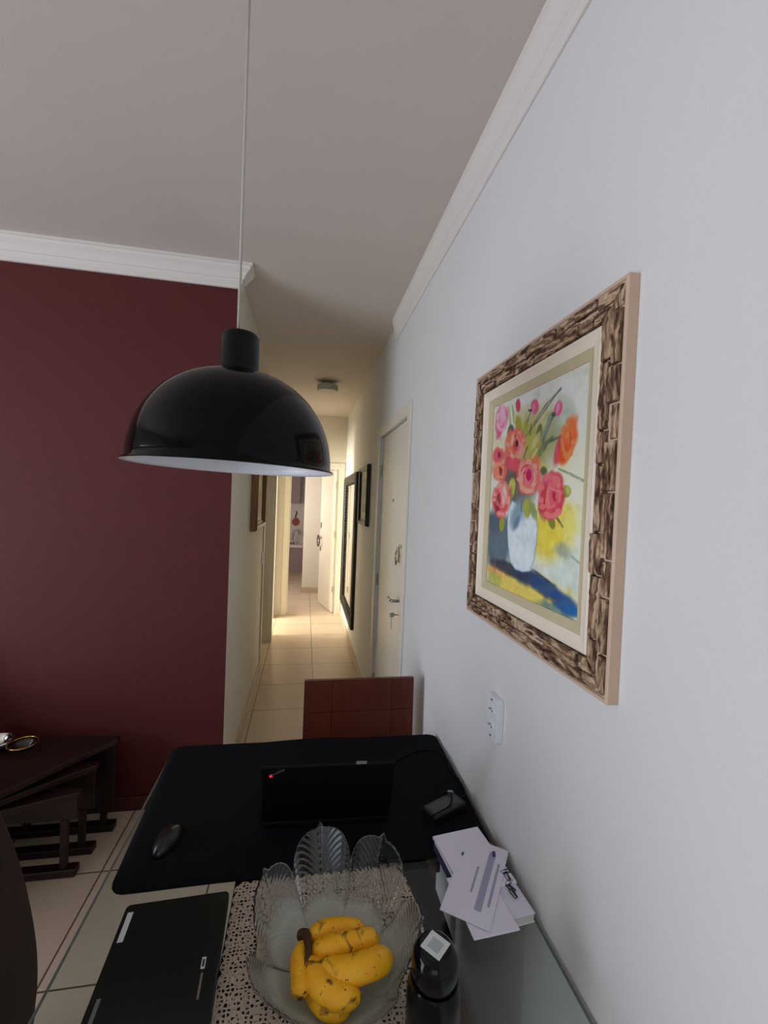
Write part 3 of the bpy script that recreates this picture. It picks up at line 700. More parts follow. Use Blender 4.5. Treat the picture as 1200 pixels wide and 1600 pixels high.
('l',[(0.3,0.704),(0.284,0.71),(0.27,0.718),(0.258,0.727),(0.247,0.737),(0.239,0.748)],0.0089,(236,140,120)),
('l',[(0.34,0.813),(0.361,0.804),(0.379,0.792),(0.394,0.779),(0.405,0.764),(0.411,0.749)],0.0089,(236,140,120)),
('l',[(0.311,0.797),(0.322,0.795),(0.333,0.792),(0.343,0.788),(0.353,0.783),(0.361,0.777)],0.0125,(170,40,50)),
('l',[(0.336,0.79),(0.35,0.783),(0.362,0.775),(0.371,0.765),(0.376,0.754),(0.378,0.744)],0.0161,(236,140,120)),
('e',[0.217,0.765,0.004,-0.012,-0.027,0.002],(236,140,120),0.35),
('e',[0.217,0.764,0.032,-0.004,0.001,-0.01],(236,140,120),0.35),
('e',[0.39,0.695,0.023,-0.009,-0.014,-0.006],(236,140,120),0.35),
('e',[0.284,0.699,0.019,-0.011,-0.02,-0.004],(236,140,120),0.35),
('e',[0.368,0.807,0.005,-0.012,-0.024,0.002],(236,140,120),0.35),
('e',[0.366,0.688,0.023,-0.009,-0.014,-0.006],(236,140,120),0.35),
('e',[0.414,0.762,0.017,-0.011,-0.018,-0.003],(236,140,120),0.35),
('e',[0.298,0.694,0.03,-0.004,-0.002,-0.009],(236,140,120),0.35),
('e',[0.361,0.687,0.028,-0.003,0.001,-0.01],(236,140,120),0.35),
('e',[0.295,0.695,0.003,-0.012,-0.025,0.002],(236,140,120),0.35),
('l',[(0.548,0.576),(0.547,0.569),(0.543,0.562),(0.538,0.555),(0.53,0.55),(0.52,0.547)],0.0089,(180,40,60)),
('l',[(0.558,0.574),(0.557,0.566),(0.554,0.559),(0.548,0.552),(0.54,0.546),(0.53,0.542)],0.0089,(240,150,130)),
('l',[(0.41,0.612),(0.419,0.623),(0.433,0.631),(0.449,0.636),(0.468,0.639),(0.487,0.638)],0.0089,(180,40,60)),
('l',[(0.458,0.567),(0.452,0.574),(0.448,0.581),(0.447,0.588),(0.448,0.595),(0.452,0.601)],0.0161,(180,40,60)),
('l',[(0.502,0.516),(0.476,0.518),(0.451,0.525),(0.427,0.536),(0.408,0.551),(0.394,0.568)],0.0125,(240,150,130)),
('l',[(0.469,0.563),(0.461,0.568),(0.456,0.573),(0.452,0.58),(0.45,0.586),(0.451,0.592)],0.0089,(240,150,130)),
('l',[(0.402,0.563),(0.393,0.578),(0.39,0.593),(0.392,0.608),(0.399,0.621),(0.412,0.632)],0.0089,(240,150,130)),
('l',[(0.552,0.623),(0.57,0.607),(0.582,0.588),(0.585,0.57),(0.58,0.552),(0.567,0.537)],0.0089,(240,150,130)),
('l',[(0.458,0.648),(0.478,0.648),(0.499,0.646),(0.519,0.64),(0.538,0.632),(0.554,0.623)],0.0125,(240,150,130)),
('e',[0.464,0.517,0.031,-0.002,-0.002,-0.01],(240,150,130),0.35),
('e',[0.558,0.627,0.009,-0.013,-0.022,-0.001],(240,150,130),0.35),
('e',[0.491,0.653,0.027,-0.009,-0.011,-0.008],(240,150,130),0.35),
('e',[0.387,0.572,0.03,-0.008,-0.011,-0.009],(240,150,130),0.35),
('e',[0.434,0.528,0.022,-0.011,-0.018,-0.006],(240,150,130),0.35),
('e',[0.479,0.655,0.005,-0.013,-0.024,0.001],(240,150,130),0.35),
('e',[0.497,0.652,0.013,-0.013,-0.022,-0.002],(240,150,130),0.35),
('e',[0.528,0.513,0.029,-0.003,-0.002,-0.01],(240,150,130),0.35),
('e',[0.494,0.512,0.027,-0.007,-0.012,-0.008],(240,150,130),0.35),
('e',[0.482,0.513,0.014,-0.012,-0.021,-0.004],(240,150,130),0.35),
('l',[(0.128,0.484),(0.132,0.49),(0.139,0.495),(0.147,0.498),(0.157,0.5),(0.167,0.499)],0.0125,(236,140,130)),
('l',[(0.204,0.494),(0.212,0.484),(0.217,0.473),(0.217,0.462),(0.214,0.451),(0.207,0.442)],0.0125,(236,140,130)),
('l',[(0.106,0.446),(0.097,0.458),(0.093,0.47),(0.092,0.483),(0.096,0.495),(0.103,0.506)],0.0125,(236,140,130)),
('l',[(0.139,0.432),(0.128,0.438),(0.118,0.446),(0.11,0.455),(0.105,0.465),(0.103,0.475)],0.0125,(140,25,45)),
('l',[(0.06,0.496),(0.07,0.516),(0.088,0.533),(0.112,0.544),(0.14,0.549),(0.169,0.547)],0.0125,(236,140,130)),
('l',[(0.152,0.433),(0.142,0.437),(0.132,0.442),(0.124,0.449),(0.118,0.456),(0.113,0.464)],0.0125,(236,140,130)),
('l',[(0.149,0.512),(0.165,0.512),(0.182,0.507),(0.197,0.5),(0.208,0.489),(0.216,0.477)],0.0161,(236,140,130)),
('l',[(0.122,0.472),(0.122,0.479),(0.124,0.487),(0.129,0.493),(0.136,0.498),(0.144,0.501)],0.0161,(140,25,45)),
('l',[(0.212,0.447),(0.206,0.441),(0.199,0.437),(0.191,0.433),(0.181,0.431),(0.171,0.43)],0.0089,(236,140,130)),
('e',[0.145,0.396,0.029,-0.001,-0.004,-0.011],(236,140,130),0.35),
('e',[0.262,0.464,0.027,-0.002,-0.003,-0.011],(236,140,130),0.35),
('e',[0.196,0.394,0.014,-0.009,-0.026,-0.005],(236,140,130),0.35),
('e',[0.141,0.55,0.011,-0.011,-0.029,-0.003],(236,140,130),0.35),
('e',[0.062,0.5,0.015,-0.01,-0.028,-0.005],(236,140,130),0.35),
('e',[0.105,0.543,0.03,-0.003,-0.003,-0.011],(236,140,130),0.35),
('e',[0.262,0.455,0.007,-0.01,-0.027,-0.002],(236,140,130),0.35),
('e',[0.259,0.48,0.02,-0.008,-0.019,-0.007],(236,140,130),0.35),
('e',[0.06,0.472,0.019,-0.009,-0.026,-0.006],(236,140,130),0.35),
('e',[0.259,0.478,0.012,-0.01,-0.025,-0.004],(236,140,130),0.35),
('l',[(0.761,0.544),(0.777,0.533),(0.79,0.519),(0.799,0.503),(0.803,0.486),(0.802,0.47)],0.0089,(226,110,110)),
('l',[(0.752,0.526),(0.762,0.519),(0.769,0.511),(0.775,0.502),(0.779,0.493),(0.78,0.483)],0.0161,(226,110,110)),
('l',[(0.754,0.444),(0.739,0.441),(0.723,0.442),(0.707,0.448),(0.693,0.457),(0.682,0.469)],0.0161,(226,110,110)),
('l',[(0.76,0.452),(0.747,0.446),(0.732,0.445),(0.717,0.448),(0.702,0.454),(0.691,0.465)],0.0089,(226,110,110)),
('l',[(0.747,0.551),(0.768,0.541),(0.785,0.526),(0.797,0.508),(0.803,0.488),(0.803,0.469)],0.0161,(226,110,110)),
('l',[(0.807,0.43),(0.793,0.417),(0.775,0.408),(0.755,0.402),(0.733,0.401),(0.71,0.404)],0.0125,(226,110,110)),
('l',[(0.724,0.449),(0.715,0.451),(0.707,0.455),(0.7,0.46),(0.693,0.466),(0.688,0.473)],0.0089,(226,110,110)),
('l',[(0.672,0.561),(0.696,0.569),(0.723,0.57),(0.749,0.564),(0.774,0.553),(0.794,0.536)],0.0161,(226,110,110)),
('l',[(0.63,0.466),(0.624,0.485),(0.623,0.503),(0.626,0.521),(0.633,0.538),(0.644,0.552)],0.0125,(226,110,110)),
('e',[0.8,0.424,0.007,-0.012,-0.024,-0.003],(226,110,110),0.35),
('e',[0.634,0.47,0.01,-0.013,-0.027,-0.003],(226,110,110),0.35),
('e',[0.768,0.561,0.011,-0.012,-0.024,-0.003],(226,110,110),0.35),
('e',[0.652,0.441,0.013,-0.012,-0.026,-0.005],(226,110,110),0.35),
('e',[0.696,0.575,0.029,-0.003,-0.002,-0.012],(226,110,110),0.35),
('e',[0.723,0.402,0.028,-0.001,-0.001,-0.012],(226,110,110),0.35),
('e',[0.776,0.556,0.011,-0.012,-0.023,-0.003],(226,110,110),0.35),
('e',[0.699,0.408,0.005,-0.013,-0.027,-0.002],(226,110,110),0.35),
('e',[0.633,0.527,0.03,-0.005,-0.006,-0.012],(226,110,110),0.35),
('e',[0.766,0.405,0.01,-0.012,-0.024,-0.005],(226,110,110),0.35),
('l',[(0.086,0.637),(0.088,0.64),(0.091,0.643),(0.095,0.645),(0.1,0.646),(0.105,0.646)],0.0161,(170,50,40)),
('l',[(0.173,0.62),(0.17,0.611),(0.163,0.604),(0.153,0.598),(0.14,0.594),(0.126,0.593)],0.0125,(235,140,110)),
('l',[(0.14,0.662),(0.153,0.655),(0.163,0.647),(0.171,0.638),(0.175,0.629),(0.176,0.62)],0.0125,(235,140,110)),
('l',[(0.095,0.622),(0.091,0.626),(0.088,0.631),(0.088,0.635),(0.09,0.639),(0.095,0.643)],0.0089,(235,140,110)),
('l',[(0.06,0.653),(0.07,0.659),(0.082,0.664),(0.097,0.665),(0.112,0.664),(0.128,0.661)],0.0161,(235,140,110)),
('l',[(0.134,0.596),(0.12,0.596),(0.105,0.597),(0.09,0.602),(0.076,0.608),(0.065,0.616)],0.0161,(235,140,110)),
('l',[(0.108,0.595),(0.094,0.598),(0.082,0.603),(0.07,0.609),(0.061,0.617),(0.055,0.625)],0.0089,(170,50,40)),
('l',[(0.092,0.625),(0.089,0.629),(0.088,0.634),(0.089,0.638),(0.093,0.641),(0.098,0.644)],0.0161,(235,140,110)),
('l',[(0.115,0.597),(0.104,0.599),(0.093,0.602),(0.083,0.606),(0.074,0.611),(0.066,0.618)],0.0161,(235,140,110)),
('e',[0.089,0.673,0.018,-0.005,-0.008,-0.004],(235,140,110),0.35),
('e',[0.169,0.645,0.002,-0.007,-0.016,0.001],(235,140,110),0.35),
('e',[0.096,0.673,0.009,-0.007,-0.015,-0.001],(235,140,110),0.35),
('e',[0.127,0.669,0.007,-0.007,-0.015,-0.0],(235,140,110),0.35),
('e',[0.045,0.627,0.011,-0.007,-0.014,-0.002],(235,140,110),0.35),
('e',[0.063,0.667,0.012,-0.007,-0.014,-0.002],(235,140,110),0.35),
('e',[0.158,0.594,0.015,-0.005,-0.009,-0.004],(235,140,110),0.35),
('e',[0.156,0.593,0.016,-0.005,-0.008,-0.004],(235,140,110),0.35),
('e',[0.092,0.593,0.007,-0.007,-0.016,-0.001],(235,140,110),0.35),
('e',[0.043,0.633,0.021,-0.002,-0.0,-0.006],(235,140,110),0.35),
('l',[(0.859,0.661),(0.851,0.661),(0.842,0.664),(0.833,0.67),(0.825,0.678),(0.818,0.689)],0.0089,(180,60,30)),
('l',[(0.871,0.645),(0.86,0.642),(0.848,0.643),(0.836,0.648),(0.825,0.657),(0.815,0.669)],0.0089,(235,130,70)),
('l',[(0.881,0.713),(0.883,0.699),(0.881,0.686),(0.878,0.675),(0.872,0.666),(0.864,0.661)],0.0089,(235,130,70)),
('l',[(0.862,0.738),(0.868,0.729),(0.872,0.718),(0.874,0.707),(0.874,0.697),(0.872,0.687)],0.0125,(180,60,30)),
('l',[(0.883,0.705),(0.883,0.691),(0.881,0.679),(0.876,0.669),(0.869,0.662),(0.86,0.658)],0.0161,(235,130,70)),
('l',[(0.828,0.66),(0.819,0.67),(0.811,0.682),(0.806,0.695),(0.801,0.709),(0.8,0.724)],0.0161,(235,130,70)),
('l',[(0.84,0.659),(0.83,0.666),(0.822,0.676),(0.815,0.688),(0.809,0.701),(0.806,0.715)],0.0125,(235,130,70)),
('l',[(0.802,0.728),(0.803,0.743),(0.807,0.755),(0.813,0.765),(0.822,0.771),(0.831,0.774)],0.0161,(235,130,70)),
('l',[(0.831,0.731),(0.834,0.734),(0.838,0.737),(0.843,0.737),(0.847,0.736),(0.852,0.733)],0.0161,(235,130,70)),
('e',[0.879,0.653,0.011,-0.005,-0.01,-0.007],(235,130,70),0.35),
('e',[0.851,0.643,0.006,-0.007,-0.017,-0.002],(235,130,70),0.35),
('e',[0.856,0.643,0.013,-0.003,-0.005,-0.009],(235,130,70),0.35),
('e',[0.809,0.77,0.012,-0.006,-0.01,-0.007],(235,130,70),0.35),
('e',[0.806,0.766,0.008,-0.007,-0.017,-0.002],(235,130,70),0.35),
('e',[0.849,0.644,0.013,-0.003,-0.005,-0.009],(235,130,70),0.35),
('e',[0.892,0.702,0.009,-0.006,-0.014,-0.004],(235,130,70),0.35),
('e',[0.833,0.651,0.002,-0.007,-0.02,0.001],(235,130,70),0.35),
('e',[0.842,0.781,0.01,-0.007,-0.014,-0.004],(235,130,70),0.35),
('e',[0.892,0.704,0.007,-0.007,-0.016,-0.003],(235,130,70),0.35),
('l',[(0.099,0.883),(0.091,0.89),(0.085,0.899),(0.082,0.908),(0.081,0.917),(0.083,0.925)],0.0161,(170,60,100)),
('l',[(0.137,0.856),(0.123,0.856),(0.108,0.86),(0.094,0.868),(0.081,0.878),(0.071,0.891)],0.0161,(230,160,180)),
('l',[(0.135,0.948),(0.146,0.94),(0.155,0.93),(0.163,0.92),(0.168,0.909),(0.171,0.898)],0.0125,(230,160,180)),
('l',[(0.126,0.882),(0.12,0.882),(0.114,0.883),(0.107,0.886),(0.102,0.89),(0.096,0.895)],0.0161,(230,160,180)),
('l',[(0.137,0.901),(0.138,0.895),(0.136,0.89),(0.133,0.886),(0.128,0.883),(0.122,0.882)],0.0125,(230,160,180)),
('l',[(0.171,0.887),(0.169,0.873),(0.162,0.862),(0.152,0.854),(0.138,0.85),(0.122,0.85)],0.0125,(230,160,180)),
('l',[(0.091,0.877),(0.082,0.887),(0.075,0.897),(0.071,0.908),(0.069,0.919),(0.071,0.929)],0.0161,(230,160,180)),
('l',[(0.127,0.926),(0.134,0.92),(0.139,0.913),(0.143,0.905),(0.145,0.898),(0.144,0.891)],0.0125,(230,160,180)),
('l',[(0.093,0.922),(0.097,0.925),(0.101,0.927),(0.106,0.927),(0.112,0.927),(0.118,0.925)],0.0089,(230,160,180)),
('e',[0.068,0.882,0.013,-0.007,-0.016,-0.003],(230,160,180),0.35),
('e',[0.062,0.892,0.008,-0.007,-0.02,-0.0],(230,160,180),0.35),
('e',[0.098,0.856,0.015,-0.005,-0.01,-0.005],(230,160,180),0.35),
('e',[0.06,0.948,0.013,-0.007,-0.016,-0.003],(230,160,180),0.35),
('e',[0.063,0.891,0.018,-0.004,-0.003,-0.007],(230,160,180),0.35),
('e',[0.135,0.949,0.016,-0.005,-0.008,-0.006],(230,160,180),0.35),
('e',[0.166,0.915,0.012,-0.006,-0.014,-0.003],(230,160,180),0.35),
('e',[0.053,0.925,0.005,-0.007,-0.022,0.002],(230,160,180),0.35),
('e',[0.057,0.942,0.015,-0.006,-0.012,-0.005],(230,160,180),0.35),
('e',[0.077,0.872,0.01,-0.007,-0.018,-0.001],(230,160,180),0.35),
('l',[(0.467,0.727),(0.434,0.682)],0.0125,(90,105,60)),
('l',[(0.569,0.704),(0.522,0.67)],0.0125,(190,190,120)),
('l',[(0.637,0.701),(0.577,0.662)],0.0125,(130,140,60)),
('l',[(0.497,0.823),(0.489,0.784)],0.0125,(90,105,60)),
('l',[(0.289,0.928),(0.309,0.873)],0.0125,(190,190,120)),
('l',[(0.201,0.558),(0.248,0.513)],0.0125,(130,140,60)),
('l',[(0.433,0.465),(0.43,0.417)],0.0125,(90,105,60)),
('l',[(0.583,0.449),(0.616,0.405)],0.0125,(190,190,120)),
('l',[(0.521,0.48),(0.526,0.449)],0.0125,(130,140,60)),
('l',[(0.679,0.729),(0.643,0.697)],0.0125,(90,105,60))]
for e in BRUSH:
    if e[0] == 'e':
        (cx, cy, a, b, c, dd), col, soft = e[1], e[2], e[3]
        det = a*dd-b*c
        du, dv = u-cx, v-cy
        p = (dd*du-c*dv)/det; q = (-b*du+a*dv)/det
        r = np.sqrt(p*p+q*q)+.10*N1*(.4+soft)+.07*N2
        al = np.clip((1+soft*.5-r)/(soft*.9+.03), 0, 1)*(.96 if soft < .5 else .85)
    elif e[0] == 'p':
        P = e[1]; col = e[2]; ins = np.zeros(u.shape, bool); j = len(P)-1
        dm = np.full(u.shape, 9.)
        for i in range(len(P)):
            x1, y1 = P[i]; x2, y2 = P[j]
            cnd = ((y1 > v) != (y2 > v)) & (u < (x2-x1)*(v-y1)/(y2-y1+1e-9)+x1); ins ^= cnd
            tt = np.clip(((u-x1)*(x2-x1)+(v-y1)*(y2-y1))/((x2-x1)**2+(y2-y1)**2), 0, 1)
            dm = np.minimum(dm, np.hypot(u-x1-tt*(x2-x1), (v-y1-tt*(y2-y1))*1.25)); j = i
        sd = np.where(ins, dm, -dm)
        al = np.clip(sd/.006+.5, 0, 1)
        edge = np.exp(-(dm/.006)**2)[..., None]*.4
        img = img*(1-al[..., None])+np.array(col)*al[..., None]
        img = img*(1-edge)+np.array([70, 110, 150.])*edge; continue
    else:
        P, wd, col = e[1], e[2], e[3]; dm = np.full(u.shape, 9.)
        for (x1, y1), (x2, y2) in zip(P, P[1:]):
            tt = np.clip(((u-x1)*(x2-x1)+(v-y1)*(y2-y1))/((x2-x1)**2+(y2-y1)**2+1e-9), 0, 1)
            dm = np.minimum(dm, np.hypot(u-x1-tt*(x2-x1), (v-y1-tt*(y2-y1))*1.2))
        al = np.clip(1.3-dm/(wd*.75)+.25*N3, 0, 1)*.85
    img = img*(1-al[..., None])+np.array(col, float)*al[..., None]
img = np.clip(img*(1+.025*N2[..., None]+.02*N3[..., None]), 0, 255)
lin = np.where(img/255 <= .04045, img/255/12.92, ((img/255+.055)/1.055)**2.4)
me = bpy.data.meshes.new('canvas')
vx = np.zeros((NV*NU, 3)); vx[:, 0] = -.0055; vx[:, 1] = (CY-2*CY*u).ravel(); vx[:, 2] = (cz0+(cz1-cz0)*v).ravel()
idx = np.arange(NV*NU).reshape(NV, NU)
fc = np.stack([idx[:-1, :-1], idx[:-1, 1:], idx[1:, 1:], idx[1:, :-1]], -1).reshape(-1, 4)
back = [len(vx)+i for i in range(4)]
vv = [tuple(x) for x in vx]+[(-.001, CY, cz0), (-.001, -CY, cz0), (-.001, -CY, cz1), (-.001, CY, cz1)]
ff = [tuple(int(q) for q in x) for x in fc]
cn = [int(idx[0, 0]), int(idx[0, -1]), int(idx[-1, -1]), int(idx[-1, 0])]
for i in range(4): ff.append((cn[i], cn[(i+1) % 4], back[(i+1) % 4], back[i]))
me.from_pydata(vv, [], ff); at = me.color_attributes.new('paint', 'FLOAT_COLOR', 'POINT')
ca = np.ones((len(vv), 4), np.float32); ca[:NV*NU, :3] = np.clip(lin*1.42, 0, .88).reshape(-1, 3); at.data.foreach_set('color', ca.ravel())
cv = bpy.data.objects.new('painted_canvas', me); COL.objects.link(cv); cv.parent = t
m = bpy.data.materials.new('oil_paint_bouquet'); m.use_nodes = True; nt = m.node_tree; b = nt.nodes['Principled BSDF']
an = nt.nodes.new('ShaderNodeAttribute'); an.attribute_name = 'paint'; nt.links.new(an.outputs['Color'], b.inputs['Base Color']); b.inputs['Roughness'].default_value = .45
n = nt.nodes.new('ShaderNodeTexNoise'); n.inputs['Scale'].default_value = 140; tc = nt.nodes.new('ShaderNodeTexCoord'); nt.links.new(tc.outputs['Object'], n.inputs[0])
bp = nt.nodes.new('ShaderNodeBump'); bp.inputs['Strength'].default_value = .25; bp.inputs['Distance'].default_value = .001; nt.links.new(n.outputs['Fac'], bp.inputs['Height']); nt.links.new(bp.outputs['Normal'], b.inputs['Normal'])
me.materials.append(m)

# wall socket with two outlets
t = thing('wall_socket', 'white double wall socket below the flower painting', 'socket', (XR-.0005, 1.135, 1.062))
bm = bmesh.new()
def rr(hy, hz, r, n=6):
    out = []
    for cx, cy, a0 in ((hy-r, hz-r, 0), (-hy+r, hz-r, 90), (-hy+r, -hz+r, 180), (hy-r, -hz+r, 270)):
        for i in range(n+1): a = math.radians(a0+90*i/n); out.append((cx+r*math.cos(a), cy+r*math.sin(a)))
    return out
def plate(bm, hy, hz, r, x0, x1, dome=0):
    P = rr(hy, hz, r); a = [bm.verts.new((-x0, p, q)) for p, q in P]; b = [bm.verts.new((-x1, p*.93, q*.96)) for p, q in P]; n = len(P)
    bm.faces.new(a); bm.faces.new(b[::-1])
    for i in range(n): bm.faces.new((a[i], a[(i+1) % n], b[(i+1) % n], b[i]))
plate(bm, .038, .062, .012, 0, .012); obj('cover_plate', bm, M_PLASTIC, t, bevel=.001)
for z in (.022, -.022):
    bm = bmesh.new(); 
    P = [(-.02, 0), (-.012, .012), (.012, .012), (.02, 0), (.012, -.012), (-.012, -.012)]
    a = [bm.verts.new((-.0118, p, z+q)) for p, q in P]; b_ = [bm.verts.new((-.0135, p*.96, z+q*.96)) for p, q in P]
    bm.faces.new(a); bm.faces.new(b_[::-1])
    for i in range(6): bm.faces.new((a[i], a[(i+1) % 6], b_[(i+1) % 6], b_[i]))
    f_ = obj('outlet_face', bm, M_PLASTIC, t)
    for y in (-.0095, 0, .0095):
        bm = bmesh.new(); lathe(bm, [(.0024, 0), (.0024, .0006)], seg=10, caps=True); obj('pin_hole', bm, M_DARK, f_, loc=(-.0136, y, z+(.003 if y == 0 else 0)), rot=(0, -math.pi/2, 0))
for z in (.05, -.05):
    bm = bmesh.new(); lathe(bm, [(.003, 0), (.003, .0012)], seg=12, caps=True); obj('screw', bm, M_DARK, t, loc=(-.0118, 0, z), rot=(0, -math.pi/2, 0))

t.scale = (1.5, 1, 1)
# ------------------------------------------------------------ pendant lamp
PX, PY, PZ = -.139, .885, EYE+.054
t = thing('pendant_lamp', 'large black dome pendant lamp with a white inside over the table', 'pendant lamp', (PX, PY, PZ))
Rr = .1845; Hh = .180
outer = [(Rr+.006, 0), (Rr+.006, .003), (Rr, .006)]
for i in range(1, 25):
    a = i/24*math.pi/2*.885; outer.append((Rr*math.cos(a)**.88, .006+Hh*math.sin(a)))
rt, zt = outer[-1]
inner = [(max(r-.002, .02), z-.0015) for r, z in outer[2:]][::-1]+[(Rr+.004, -.0005), (Rr+.006, 0)]
TILT = (0, .02, 0)
bm = bmesh.new(); lathe(bm, outer, seg=96); o = obj('dome_shade', bm, M_BLACKGLOSS, t, smooth=True, rot=TILT)
bm = bmesh.new(); lathe(bm, inner, seg=96); obj('white_lining', bm, M_WHITEENAMEL, t, smooth=True, rot=TILT)
bm = bmesh.new(); lathe(bm, [(rt+.004, zt-.006), (.038, zt+.002), (.036, zt+.01), (.0345, zt+.068), (.030, zt+.074), (.006, zt+.076), (0, zt+.076)], seg=48); o = obj('lamp_neck', bm, mat('satin_black_enamel', rgb(9, 11, 11), .35, spec=.2), t, rot=TILT); auto_smooth(o, .7)
bm = bmesh.new(); lathe(bm, [(0, .05), (.012, .052), (.026, .07), (.028, .09), (.02, .115), (.016, .14), (.016, .17)], seg=24); obj('bulb', bm, M_FROSTLAMP, t, smooth=True)
for a_ in (-.9, 2.2):
    bm = bmesh.new(); lathe(bm, [(.007, 0), (.007, .002)], seg=16, caps=True)
    rr_ = .105; obj('vent_hole', bm, M_DARK, t, loc=(rr_*math.cos(a_+ -.9), rr_*math.sin(a_-.9), .006+Hh*math.sqrt(1-(rr_/Rr)**2)-.003), rot=(0, .5*math.cos(a_-.9), 0))
bm = bmesh.new(); tube(bm, [(0, 0, zt+.07), (0, 0, CEIL-PZ-.002)], .0028, 12); obj('cord', bm, M_CORD, t, smooth=True)
bm = bmesh.new(); lathe(bm, [(0, -.03), (.045, -.028), (.05, 0)], seg=32); obj('ceiling_cup', bm, M_WHITEENAMEL, t, loc=(0, 0, CEIL-PZ-.001))

# ------------------------------------------------------------ table, head chair, armchair, nest of tables
TX0, TX1, TY0, TY1, TZ = -.437, .542, .16, 1.655, .730
t = thing('glass_dining_table', 'rectangular clear glass dining table on a dark wooden pedestal against the right wall', 'table', (0, 0, 0))
obj('glass_top', B((TX0, TX1, TY0, TY1, TZ-.010, TZ)), M_TABLEGLASS, t)
obj('edge_strip', B((TX0-.0008, TX0+.0006, TY0, TY1, TZ-.010, TZ)), mat('greenish_glass_edge', rgb(120, 132, 126), .25), t)
obj('edge_strip', B((TX1-.0006, TX1+.0008, TY0, TY1, TZ-.010, TZ)), bpy.data.materials['greenish_glass_edge'], t)
obj('pedestal', B((-.135, .345, .86, 1.32, .06, TZ-.0105)), M_TABWOOD, t, bevel=.004)
obj('foot', B((-.15, .36, .80, 1.33, 0.0, .06)), M_TABWOOD, t, bevel=.004)

t = thing('dining_chair', 'reddish brown wooden chair with grooved panel back at the far end of the table', 'chair', (.258, 1.80, 0))
bm = bmesh.new()
# panel back split by shallow grooves
xs = [-.236, -.118, .139, .238]; zs = [.38, .752, .886]
box(bm, xs[0]+.001, xs[-1]-.001, -.008, .010, zs[0], zs[-1]-.001)
for i in range(3):
    for j in range(2): box(bm, xs[i]+(0 if i == 0 else .0009), xs[i+1]-(0 if i == 2 else .0009), -.012, -.007, zs[j]+(.0 if j == 0 else .0012), zs[j+1]-(0 if j == 1 else .0012))
obj('backrest', bm, M_CHAIR, t, rot=(-.05, 0, 0), loc=(0, .02, 0))
obj('seat', B((-.225, .225, -.44, .0, .43, .462)), M_CHAIR, t, bevel=.006)
for x in (-.215, .175):
    obj('leg', B((x, x+.04, -.43, -.39, 0, .43)), M_CHAIR, t, bevel=.003)
    obj('leg', B((x, x+.04, -.01, .03, 0, .43)), M_CHAIR, t, bevel=.003)
obj('front_apron', B((-.175, .175, -.425, -.405, .37, .43)), M_CHAIR, t, bevel=.002); obj('rear_apron', B((-.175, .175, -.005, .015, .37, .43)), M_CHAIR, t, bevel=.002)
# white pedestal-high dark shade below is left to the light

t = thing('armchair', 'dark brown high backed armchair cut off by the left edge', 'armchair', (0, 0, 0))
def blob(outline, x0, x1, infl):
    bm = bmesh.new(); n = len(outline); cy = sum(p[0] for p in outline)/n; cz = sum(p[1] for p in outline)/n
    secs = [(0, .90), (.12, .97), (.3, 1.0), (.7, 1.0), (.88, .97), (1, .90)]
    R_ = []
    for f_, s_ in secs: R_.append([bm.verts.new((x0+(x1-x0)*f_, cy+(y-cy)*s_, cz+(z-cz)*s_)) for y, z in outline])
    bm.faces.new(R_[0][::-1]); bm.faces.new(R_[-1])
    for a, b in zip(R_, R_[1:]):
        for i in range(n): bm.faces.new((a[i], a[(i+1) % n], b[(i+1) % n], b[i]))
    return bm
ol = [(1.0, 1.08), (1.045, 1.0), (1.095, .89), (1.15, .745), (1.195, .58), (1.212, .46), (1.205, .37), (1.17, .31), (.9, .28), (.62, .30), (.56, .38), (.55, .7), (.58, .95), (.66, 1.08), (.82, 1.14)]
ol = [(y-.02, z) for y, z in ol]
P_ = [Vector((0, y, z)) for y, z in ol]; P_.append(P_[0]); sm = smooth_pts(P_, 5)[:-1]
o = obj('backrest', blob([(p.y, p.z) for p in sm], -.70, -.60, 0), M_ARMCHAIR, t); auto_smooth(o, 1.2)
obj('seat_cushion', B((-1.26, -.70, .60, 1.12, .30, .45)), M_ARMCHAIR, t, bevel=.04, seg=4)
obj('armrest', B((-1.28, -.69, 1.10, 1.19, .20, .58)), M_ARMCHAIR, t, bevel=.035, seg=4)
obj('armrest', B((-1.28, -.69, .54, .62, .20, .58)), M_ARMCHAIR, t, bevel=.035, seg=4)
for x in (-1.24, -.68):
    for y in (.62, 1.10): obj('leg', B((x, x+.045, y, y+.045, 0, .30)), M_TABWOOD, t, bevel=.003)

t = thing('shade_sofa', 'unseen dark brown couch added beyond the side tables to shade the floor', 'shade_sofa', (-2.1, 1.95, 0))  # added out of view to shade the floor beside the nested tables
obj('seat', B((-.50, .42, -.48, .22, .12, .44)), M_ARMCHAIR, t, bevel=.05, seg=4)
obj('backrest', B((-.50, .42, .20, .42, .12, .86)), M_ARMCHAIR, t, bevel=.06, seg=4)
obj('armrest', B((.40, .54, -.50, .42, .06, .66)), M_ARMCHAIR, t, bevel=.05, seg=4); obj('armrest', B((-.62, -.48, -.50, .42, .06, .66)), M_ARMCHAIR, t, bevel=.05, seg=4)
for x in (-.56, .46):
    for y in (-.46, .34): obj('leg', B((x, x+.05, y, y+.05, 0, .12)), M_TABWOOD, t)

